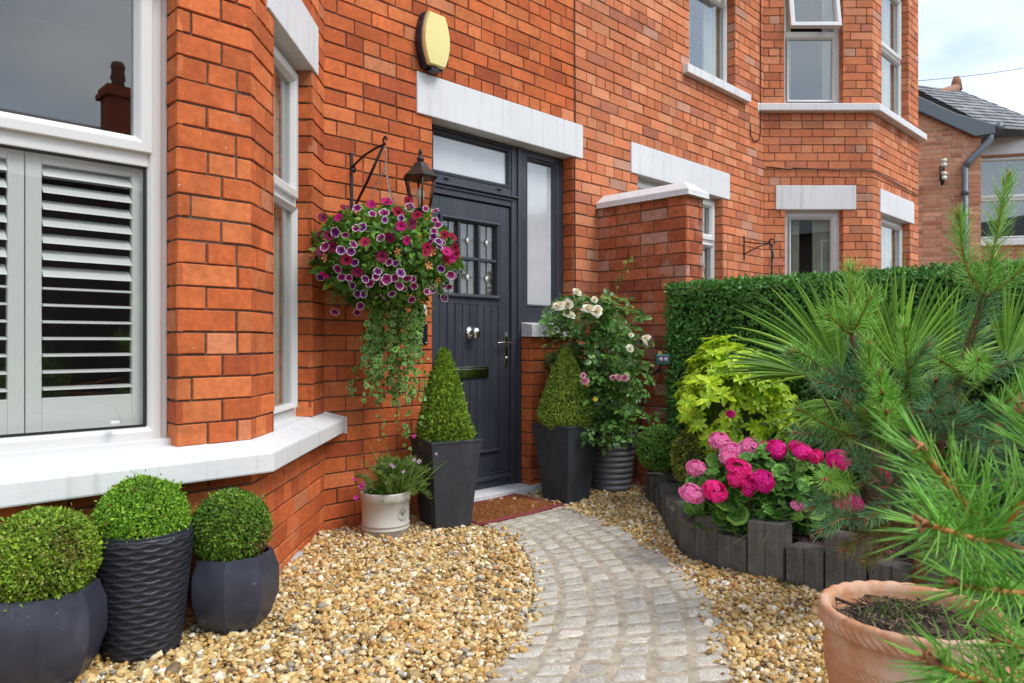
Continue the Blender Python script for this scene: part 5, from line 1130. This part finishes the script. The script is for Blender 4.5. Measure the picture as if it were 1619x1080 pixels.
# ================================================================== fan palm
IR,IU,IF=np.array((R2,-R2,0)),np.array((0,0,1.)),np.array((R2,R2,0))
PB=at(1385,800,3.35); PB[2]=.13
FP=thing('fan_palm',PB,'fan palm with stiff pleated green fronds in front of the hedge','palm')
PLM=leafmat('palm_frond',.5,.25,var=((30,.85,1.15),),spec=.22); PST=surf('palm_stalk',(.10,.14,.04),.6)
def frond(px,py,dp,ang,spr,Lpx,nseg=32,tilt=.2,fold=.0,droop=.12,cols=((.13,.29,.026),(.09,.21,.02),(.20,.38,.038))):
    h=at(px,py,dp); L=Lpx/1150*dp; g=G(); k=9
    for i in range(nseg):
        q=(i/(nseg-1)-.5); th=radians(ang+q*spr); d=IR*cos(th)+IU*sin(th)+IF*(tilt*(1-abs(q)*1.2)+random.uniform(-.05,.05)); d/=np.linalg.norm(d)
        l=L*(1-.35*abs(2*q)**2.2)*random.uniform(.93,1.05); side=np.cross(d,IF); side/=np.linalg.norm(side); nrm=np.cross(side,d)
        t=np.linspace(.03,1,k); wdt=.0165*dp/3.4*np.minimum(1,.25+t*2.6)*np.clip((1-t)*2.2,0.02,1)**.8; dr=droop*l*(t**3)*random.uniform(.2,1.6); bend=random.uniform(-.02,.02)*l*t**2
        c=h+np.outer(t*l,d)-np.outer(dr,IU)+np.outer(bend,side); fd=.45*wdt
        v=np.concatenate([c-side*wdt[:,None]*.5+nrm*fd[:,None]*.8,c,c+side*wdt[:,None]*.5+nrm*fd[:,None]*.8]); f=[(j,j+1,k+j+1,k+j) for j in range(k-1)]+[(k+j,k+j+1,2*k+j+1,2*k+j) for j in range(k-1)]
        cc_=np.array(random.choice(cols))*random.uniform(.85,1.2); g.raw(v,f,col=cc_,smooth=False)
    fo=g.build('frond',PLM,FP); q=PB+np.array((0,0,.15)); t=np.linspace(0,1,9)[:,None]; s=G(); s.tube(q*(1-t)+h*t+np.array((0,0,.06))*np.sin(pi*t),np.linspace(.010,.006,9),n=6,col=(1,1,1)); s.build('stalk',PST,fo); return fo
frond(1330,590,3.45,128,112,205); frond(1425,590,3.35,76,125,205,nseg=36); frond(1275,592,3.2,166,34,150,nseg=16,tilt=-.2); frond(1590,570,3.1,40,130,175); frond(1335,640,3.5,190,46,130,nseg=10,tilt=-.2,droop=.25)
frond(1385,580,3.6,98,80,190,nseg=26); frond(1450,600,3.1,-20,90,130,nseg=16,droop=.5,cols=((.13,.25,.03),(.22,.3,.05))); frond(1370,660,3.4,225,60,110,nseg=9,droop=.25,cols=((.10,.16,.03),(.26,.20,.06))); frond(1500,580,3.4,60,110,170,nseg=24)
g=G(); g.lathe([(.05,0),(.06,.1),(.055,.3),(.03,.42),(.01,.46)],c=PB-np.array((0,0,.02)),n=14,rfun=lambda a,z:1+.10*np.sin(a*5+z*60)); g.build('trunk',surf('palm_fibre',(.09,.055,.03),.95,var=(40,.5,1.5),bump=(70,.8,.01)),FP)
# ================================================================== pines
NED=surf('pine_needle',None,.42,transl=.12,spec=.45,var=((40,.85,1.15),)); PBK=surf('pine_bark',None,.85,var=((50,.55,1.4),),bump=((120,.6,.004),))
kk=4; NV=[];NF=[]
for i in range(kk):
    t=i/kk; 
    for j in range(3): a=j*2*pi/3; w_=.5*(1-.35*t); NV.append((w_*cos(a),t,w_*sin(a)*.7))
NV.append((0,1,0)); NF=[(i*3+j,i*3+(j+1)%3,(i+1)*3+(j+1)%3,(i+1)*3+j) for i in range(kk-1) for j in range(3)]+[((kk-1)*3+j,(kk-1)*3+(j+1)%3,kk*3) for j in range(3)]
NV=np.array(NV)
def bez(pts,n):
    pts=np.array(pts,float); d=np.r_[0,np.cumsum(np.linalg.norm(np.diff(pts,axis=0),axis=1))]; t=np.linspace(0,d[-1],n); Q=np.c_[[np.interp(t,d,pts[:,j]) for j in range(3)]].T
    for _ in range(3): Q[1:-1]=(Q[:-2]+2*Q[1:-1]+Q[2:])/4
    return Q
YG=[(.28,.62,.08),(.22,.54,.08),(.42,.72,.15)]; OG=[(.15,.40,.17),(.11,.32,.16),(.21,.50,.23),(.13,.36,.16),(.28,.24,.09)]; BRN=[(.28,.15,.05),(.16,.22,.05),(.22,.2,.06)]
def shoot(ng,sg,pts,nl,dens,wid,cols,r0=.005,r1=.003,scol=(.30,.14,.045),a0=62,a1=28,bud=True,curl=.16,t0=.04,smooth=True):
    Q=bez(pts,16); L=np.linalg.norm(np.diff(Q,axis=0),axis=1).sum(); sg.tube(Q,np.linspace(r0,r1,16),n=7,col=scol)
    n=int(L*dens); t=rng.uniform(t0,1,n); x=t*15; i=np.minimum(x.astype(int),14); fr=(x-i)[:,None]; P=Q[i]*(1-fr)+Q[i+1]*fr; T=Q[i+1]-Q[i]; T/=np.linalg.norm(T,axis=1)[:,None]
    u=np.cross(T,rdir(n)); u/=np.linalg.norm(u,axis=1)[:,None]; ang=np.radians(a0+(a1-a0)*t**2+rng.normal(size=n)*9); d=T*np.cos(ang)[:,None]+u*np.sin(ang)[:,None]
    s=nl*np.exp(rng.normal(size=n)*.12)*np.where(t>.9,.8,1.); M=basis(d,T+rdir(n)*.25)
    nv=NV.copy(); Mx=M*np.stack([np.full(n,wid),s,np.full(n,wid)],1)[:,None,:]
    # needles bow towards the shoot tip
    v=np.einsum('nij,vj->nvi',Mx,nv)+P[:,None,:]+ (curl*rng.uniform(.3,1.3,n)*s)[:,None,None]*(nv[:,1]**2)[None,:,None]*T[:,None,:]
    ng.V.append(v.reshape(-1,3)); ng.C.append(np.repeat(pick(cols,n,None,.14),len(nv),0)); lt=np.array([len(q) for q in NF]); li=np.concatenate([np.array(q) for q in NF])
    ng.L.append((li[None]+(np.arange(n)*len(nv))[:,None]).ravel()+ng.n); ng.LT.append(np.tile(lt,n)); ng.MI.append(np.zeros(n*len(NF),int)); ng.SM.append(np.ones(n*len(NF),bool)); ng.n+=n*len(nv)
    if bud:
        e=Q[-1]; d=Q[-1]-Q[-2]; d/=np.linalg.norm(d)
        for k in range(3): sg.tube([e+rng.normal(size=3)*.002,e+(d+rng.normal(size=3)*.25)*.018,e+(d+rng.normal(size=3)*.3)*.026],[.0035,.003,.0008],n=5,col=(.34,.14,.06))
def A(*q): return [at(*p) for p in q]
ng=G(); sg=G()
base=at(1452,926,2.80); base[2]=.12
sg.tube(bez([base]+A((1462,800,2.78),(1485,700,2.76),(1510,625,2.74),(1532,550,2.72),(1555,472,2.70)),24),np.linspace(.026,.010,24),n=10,col=(.16,.075,.04))
K_=dict(nl=.076,dens=900,wid=.0027,a0=58,a1=24)
def S(pts,cols=None,**k): shoot(ng,sg,A(*pts),cols=cols or YG,**{**K_,**k})
S([(1524,565,2.72),(1540,520,2.71),(1556,470,2.70)],OG,bud=False,a0=80,a1=60,r0=.012,r1=.010,scol=(.20,.09,.045),nl=.080,dens=1700)
S([(1555,472,2.70),(1530,430,2.66),(1520,390,2.64),(1518,345,2.62)]); S([(1556,470,2.70),(1566,420,2.69),(1580,350,2.67),(1592,285,2.66)],nl=.075); S([(1556,472,2.70),(1590,448,2.64),(1625,418,2.6),(1655,380,2.56)])
S([(1530,590,2.72),(1545,580,2.55),(1548,570,2.42)]); S([(1532,592,2.72),(1575,580,2.66),(1640,562,2.6)],OG); S([(1525,590,2.72),(1495,575,2.68),(1470,560,2.62)]); S([(1515,600,2.72),(1490,625,2.6),(1475,640,2.5)],OG)
S([(1505,650,2.74),(1560,660,2.66),(1640,645,2.6)],OG); S([(1560,660,2.66),(1600,630,2.56),(1625,600,2.5)]); S([(1500,660,2.74),(1540,690,2.6),(1570,700,2.45)],OG)
# big branch reaching left
sg.tube(bez(A((1490,700,2.76),(1440,650,2.66),(1395,620,2.6),(1350,560,2.55),(1346,528,2.54)),20),np.linspace(.015,.008,20),n=8,col=(.18,.08,.045))
S([(1395,618,2.6),(1372,585,2.58),(1350,545,2.55)],OG,bud=False); S([(1346,528,2.54),(1344,490,2.52),(1346,432,2.5)]); S([(1346,528,2.54),(1360,505,2.48),(1372,478,2.44)]); S([(1344,530,2.54),(1325,512,2.5),(1312,500,2.46)])
S([(1400,620,2.6),(1340,598,2.52),(1290,580,2.46),(1255,562,2.42)],OG,nl=.078); S([(1310,588,2.5),(1285,570,2.44),(1262,556,2.4)]); S([(1385,620,2.6),(1376,590,2.5),(1374,550,2.44)]); S([(1440,650,2.66),(1436,600,2.58),(1430,525,2.5)]); S([(1425,640,2.64),(1440,580,2.56),(1462,552,2.5)],OG); S([(1450,660,2.66),(1470,630,2.6),(1478,605,2.52)],OG)
S([(1420,650,2.62),(1400,635,2.45),(1396,622,2.32)]); S([(1400,690,2.6),(1392,650,2.46),(1390,595,2.36)]); S([(1415,680,2.6),(1404,664,2.4),(1402,652,2.28)]); S([(1360,620,2.55),(1330,612,2.48),(1300,606,2.42)],OG)
# lower branches over the geranium
sg.tube(bez(A((1480,740,2.77),(1420,700,2.66),(1350,690,2.58),(1310,684,2.55)),16),np.linspace(.012,.006,16),n=8,col=(.17,.08,.045))
S([(1350,690,2.58),(1310,675,2.52),(1268,650,2.46)],nl=.075); S([(1330,690,2.56),(1296,690,2.5),(1262,684,2.45)],OG,nl=.07); S([(1380,695,2.62),(1365,670,2.52),(1340,640,2.46)],OG); S([(1420,705,2.66),(1385,680,2.54),(1370,655,2.46)]); S([(1400,710,2.64),(1430,690,2.54),(1440,660,2.46)],OG)
sg.tube(bez(A((1470,790,2.78),(1410,765,2.66),(1350,765,2.56)),14),np.linspace(.010,.005,14),n=8,col=(.17,.08,.045))
S([(1350,765,2.56),(1322,762,2.46),(1306,757,2.34)],nl=.062,a1=50); S([(1360,765,2.58),(1320,790,2.5),(1290,800,2.46)],OG,nl=.07); S([(1400,765,2.64),(1370,735,2.54),(1345,720,2.46)],OG,nl=.075); S([(1410,765,2.66),(1440,740,2.54),(1455,720,2.46)],OG); S([(1420,770,2.66),(1400,800,2.56),(1372,820,2.48)],OG,nl=.07)
S([(1440,820,2.72),(1390,835,2.6),(1335,868,2.5)],BRN,nl=.07); S([(1440,830,2.72),(1400,860,2.62),(1370,885,2.55)],BRN,nl=.065); S([(1370,820,2.6),(1330,820,2.5),(1300,838,2.46)],OG,nl=.065)
S([(1490,720,2.76),(1550,720,2.66),(1640,690,2.6)],OG); S([(1480,760,2.77),(1540,770,2.66),(1630,740,2.58)],OG); S([(1470,800,2.78),(1530,830,2.66),(1610,820,2.56)],OG); S([(1500,680,2.74),(1480,660,2.55),(1470,650,2.4)],OG); S([(1465,790,2.78),(1475,780,2.6),(1480,770,2.45)],OG); S([(1450,860,2.78),(1500,880,2.66),(1560,880,2.6)],OG)
S([(1555,660,2.66),(1590,690,2.6),(1640,700,2.5)],OG); S([(1620,560,2.6),(1650,520,2.55),(1660,480,2.5)])
for i in range(5):
    a=(random.uniform(1400,1500),random.uniform(640,800),2.74); b=(a[0]+random.uniform(-70,90),a[1]+random.uniform(-50,20),random.uniform(2.5,3.0)); S([a,((a[0]+b[0])/2,(a[1]+b[1])/2-8,(a[2]+b[2])/2),b],OG,dens=900)
PT=thing('pine_tree',base,'young pine with upright candle shoots growing in the raised bed before the palm','pine')
ng.build('needles',NED,PT); sg.build('branches',PBK,PT)
# nearest pine, reaching in from the right
ng=G(); sg=G(); b0=at(1960,1000,1.25); b0[2]=.0; K_=dict(nl=.084,dens=600,wid=.0033); YG=[(.22,.54,.07),(.17,.46,.065),(.32,.64,.12)]
H=(1577,857,.95); hub=at(*H)
sg.tube(bez([b0,at(1930,980,1.2),at(1800,930,1.08),at(1680,890,1.0),hub],22),np.linspace(.016,.0055,22),n=9,col=(.22,.10,.045))
sg.tube(bez([b0,b0+np.array((.03,.02,.5)),at(1900,560,1.3),at(1890,330,1.35)],16),np.linspace(.022,.012,16),n=9,col=(.18,.08,.04))
OR_=(.48,.21,.05)
S([H,(1545,820,.93),(1500,765,.91),(1462,718,.89)],scol=OR_,r0=.0048,r1=.0042); S([H,(1540,852,.90),(1505,842,.86),(1468,830,.83)],scol=OR_,r0=.0042,r1=.0034); S([H,(1600,815,.93),(1632,772,.92),(1670,720,.91)],scol=OR_,r0=.0048,r1=.004)
S([(1600,868,.96),(1640,880,.97),(1700,895,1.0)],OG,scol=OR_,bud=False); S([H,(1585,900,1.02),(1600,935,1.08)],OG,scol=OR_)
S([(1720,930,.98),(1640,940,.92),(1575,934,.88),(1518,926,.85)],scol=OR_); S([(1760,1130,.92),(1660,1110,.88),(1560,1085,.84),(1482,1050,.81)],scol=OR_); S([(1760,1120,.92),(1690,1060,.9),(1640,1035,.88),(1600,1020,.87)],scol=OR_)
S([(1760,860,1.05),(1700,800,1.0),(1660,740,.98),(1625,660,.97)],scol=OR_); S([(1770,800,1.05),(1720,760,1.0),(1690,690,.98)],OG,scol=OR_)
sg.tube(bez(A((1880,900,1.2),(1800,910,1.06),(1720,930,.98)),10),.005,n=7,col=OR_); sg.tube(bez(A((1900,1050,1.2),(1840,1100,1.0),(1760,1125,.92)),10),.005,n=7,col=OR_); sg.tube(bez(A((1895,780,1.22),(1830,830,1.12),(1760,860,1.05)),10),.005,n=7,col=OR_)
for q in range(9):
    z=.45+q*.13; p=b0+np.array((.03+.005*q,.02,z)); a=random.uniform(-1.2,2.2); e=p+np.array((cos(a)*.17,-abs(sin(a))*.14-.02,.12)); shoot(ng,sg,[p,(p+e)/2-np.array((0,0,.015)),e],cols=YG,scol=OR_,**K_)
PF=thing('pine_tree',b0,'nearest pine, bright green needles on orange stems reaching over the terracotta pot','pine')
ng.build('needles',NED,PF); sg.build('branches',PBK,PF)
# ================================================================== terracotta pot
TC=surf('terracotta',None,.8,var=((6,.88,1.08),(45,.92,1.06)),bump=((70,.15,.004),),stain=((5,.46,(.66,.50,.39),.6),(9,.66,(.24,.14,.08),.35)),spec=.25)
tc_=np.array((-1.490,-2.905,.0)); TP=thing('terracotta_pot',tc_,'large terracotta pot with wavy rope-pressed rim and bare soil on the gravel','plant pot')
n=560; a=np.arange(n)*2*pi/n; h=.383
prof=[(.135,0,0),(.140,.006,0),(.165,.08,0),(.190,.16,0),(.202,.225,0),(.2035,.245,2),(.2055,.249,0),(.2035,.253,0),*[(.2045,.256+.0024*q,3) for q in range(6)],(.2035,.271,0),(.2055,.275,0),(.203,.279,0),(.2005,.31,0),(.2005,.333,0),(.209,.335,1),*[(.2165+.002*sin(pi*q/9),.339+.0025*q,4) for q in range(10)],(.214,.366,0),(.2155,.371,6),(.214,.379,6),(.208,h,6),(.198,h,6),(.189,.377,0),(.186,.36,0),(.183,.30,0),(.001,.30,0)]
V=[]
for r,z,k in prof:
    rr=np.full(n,r); zz=np.full(n,z)
    if k==3: rr=rr-.0028*np.clip(np.sin(a*75+z*420)*2,0,1)
    if k in(4,5): rr=rr-.0040*np.clip(np.sin(a*62+(z-.35)*330)*2,0,1)
    if k==1: zz=zz-.003*np.abs(np.sin(a*14)); 
    if k==6: zz=zz+.0028*np.abs(np.sin(a*14+.4)); rr=rr+.0012*np.sin(a*28)
    rr=rr*(1+.006*np.sin(a*2+1)); V.append(np.c_[tc_[0]+rr*np.cos(a),tc_[1]+rr*np.sin(a),zz])
m=len(V); f=[(i*n+j,i*n+(j+1)%n,(i+1)*n+(j+1)%n,(i+1)*n+j) for i in range(m-1) for j in range(n)]
g=G(); g.raw(np.concatenate(V),f,col=(.56,.27,.14),smooth=True); g.build('pot_body',TC,TP)
g=G(); rr=np.linspace(.001,.186,14); nn=60; aa=np.arange(nn)*2*pi/nn; V=[np.c_[tc_[0]+r*np.cos(aa),tc_[1]+r*np.sin(aa),.335+.010*np.sin(aa*3+r*40)*(r/.19)+.012*np.cos(r*9)+rng.normal(size=nn)*.003] for r in rr]
g.raw(np.concatenate(V),[(i*nn+j,i*nn+(j+1)%nn,(i+1)*nn+(j+1)%nn,(i+1)*nn+j) for i in range(13) for j in range(nn)],col=(.05,.035,.025),smooth=True)
k=420; r=.18*np.sqrt(rng.random(k)); q=rng.random(k)*2*pi; P=np.c_[tc_[0]+r*np.cos(q),tc_[1]+r*np.sin(q),np.full(k,.350)]; bxv=[(x,y,z) for x in (-.5,.5) for y in (-.5,.5) for z in (-.5,.5)]
d=rdir(k); d[:,2]*=.3; g.inst(bxv,bf,basis(d,np.array((0,0,1.))+rdir(k)*.4)*(np.array((.0022,.03,.002))*np.exp(rng.normal(size=(k,1))*.4))[:,None,:],P,pick([(.12,.08,.05),(.22,.16,.10),(.06,.04,.03)],k))
k=160; P=np.c_[tc_[0]+.05+rng.normal(size=k)*.05,tc_[1]+.06+rng.normal(size=k)*.05,np.full(k,.345)]; m_=((P[:,:2]-tc_[:2])**2).sum(1)<.03; P=P[m_]; k=len(P)
g.inst(LEAF4[0],LEAF4[1],basis(rng.normal(size=(k,3))*.5+np.array((0,0,1.)))*np.array((.008,.018,.012)),P,pick([(.10,.17,.035),(.15,.2,.05)],k)); g.build('soil',surf('pot_soil',None,.95,var=(40,.6,1.4),bump=(120,.7,.01)),TP)
# ================================================================== sky, sun, camera
w = bpy.data.worlds.new('World'); SC.world=w; w.use_nodes=True
n=w.node_tree.nodes; l=w.node_tree.links; bg=n['Background']
SUN_EL,SUN_AZ=radians(52),radians(165)     # azimuth clockwise from +y
sky=n.new('ShaderNodeTexSky'); sky.sky_type='NISHITA'; sky.sun_disc=False; sky.sun_elevation=SUN_EL; sky.sun_rotation=SUN_AZ
sky.air_density=1.0; sky.dust_density=1.5
l.new(sky.outputs[0],bg.inputs[0]); bg.inputs[1].default_value=.13
b2=n.new('ShaderNodeBackground'); b2.inputs[1].default_value=.95
tc=n.new('ShaderNodeTexCoord'); mp=n.new('ShaderNodeMapping'); mp.inputs['Scale'].default_value=(1,1,2.2); mp.inputs['Location'].default_value=(.3,.1,0); l.new(tc.outputs['Generated'],mp.inputs[0])
nz=n.new('ShaderNodeTexNoise'); nz.inputs['Scale'].default_value=2.4; nz.inputs['Detail'].default_value=8; nz.inputs['Roughness'].default_value=.55; l.new(mp.outputs[0],nz.inputs['Vector'])
r1=n.new('ShaderNodeMapRange'); r1.inputs[1].default_value=.36; r1.inputs[2].default_value=.58; r1.inputs[3].default_value=.35; r1.inputs[4].default_value=.97; l.new(nz.outputs[0],r1.inputs[0])
n2=n.new('ShaderNodeTexNoise'); n2.inputs['Scale'].default_value=3.5; n2.inputs['Detail'].default_value=6; l.new(mp.outputs[0],n2.inputs['Vector'])
rp=n.new('ShaderNodeValToRGB'); rp.color_ramp.elements[0].position=.32; rp.color_ramp.elements[0].color=(.52,.64,.80,1); rp.color_ramp.elements[1].position=.66; rp.color_ramp.elements[1].color=(.95,.98,1.0,1); l.new(n2.outputs[0],rp.inputs[0])
l.new(rp.outputs[0],b2.inputs[0])
mx=n.new('ShaderNodeMixShader'); l.new(r1.outputs[0],mx.inputs[0]); l.new(bg.outputs[0],mx.inputs[1]); l.new(b2.outputs[0],mx.inputs[2]); l.new(mx.outputs[0],n['World Output'].inputs[0])
sd=bpy.data.lights.new('sun','SUN'); sd.energy=1.3; sd.angle=radians(22); sd.color=(1,.955,.88); so=bpy.data.objects.new('sun',sd); COL.objects.link(so)
dv=Vector((sin(SUN_AZ)*cos(SUN_EL),cos(SUN_AZ)*cos(SUN_EL),sin(SUN_EL))); so.rotation_euler=dv.to_track_quat('Z','Y').to_euler(); so.location=(0,-6,9)
cd=bpy.data.cameras.new('camera'); co=bpy.data.objects.new('camera',cd); COL.objects.link(co); SC.camera=co
co.location=CAM; co.rotation_euler=(radians(90),0,radians(-45)); cd.sensor_width=36; cd.lens=FPX/1619*36; cd.shift_y=.0006; cd.clip_start=.02; cd.clip_end=2000
cd.dof.use_dof=True; cd.dof.focus_distance=3.3; cd.dof.aperture_fstop=8
SC.view_settings.view_transform='Standard'; SC.view_settings.look='None'; SC.view_settings.gamma=1; SC.view_settings.exposure=.85
SC.cycles.max_bounces=8; SC.cycles.transparent_max_bounces=16; SC.cycles.caustics_reflective=False; SC.cycles.caustics_refractive=False
SC.cycles.use_denoising=True
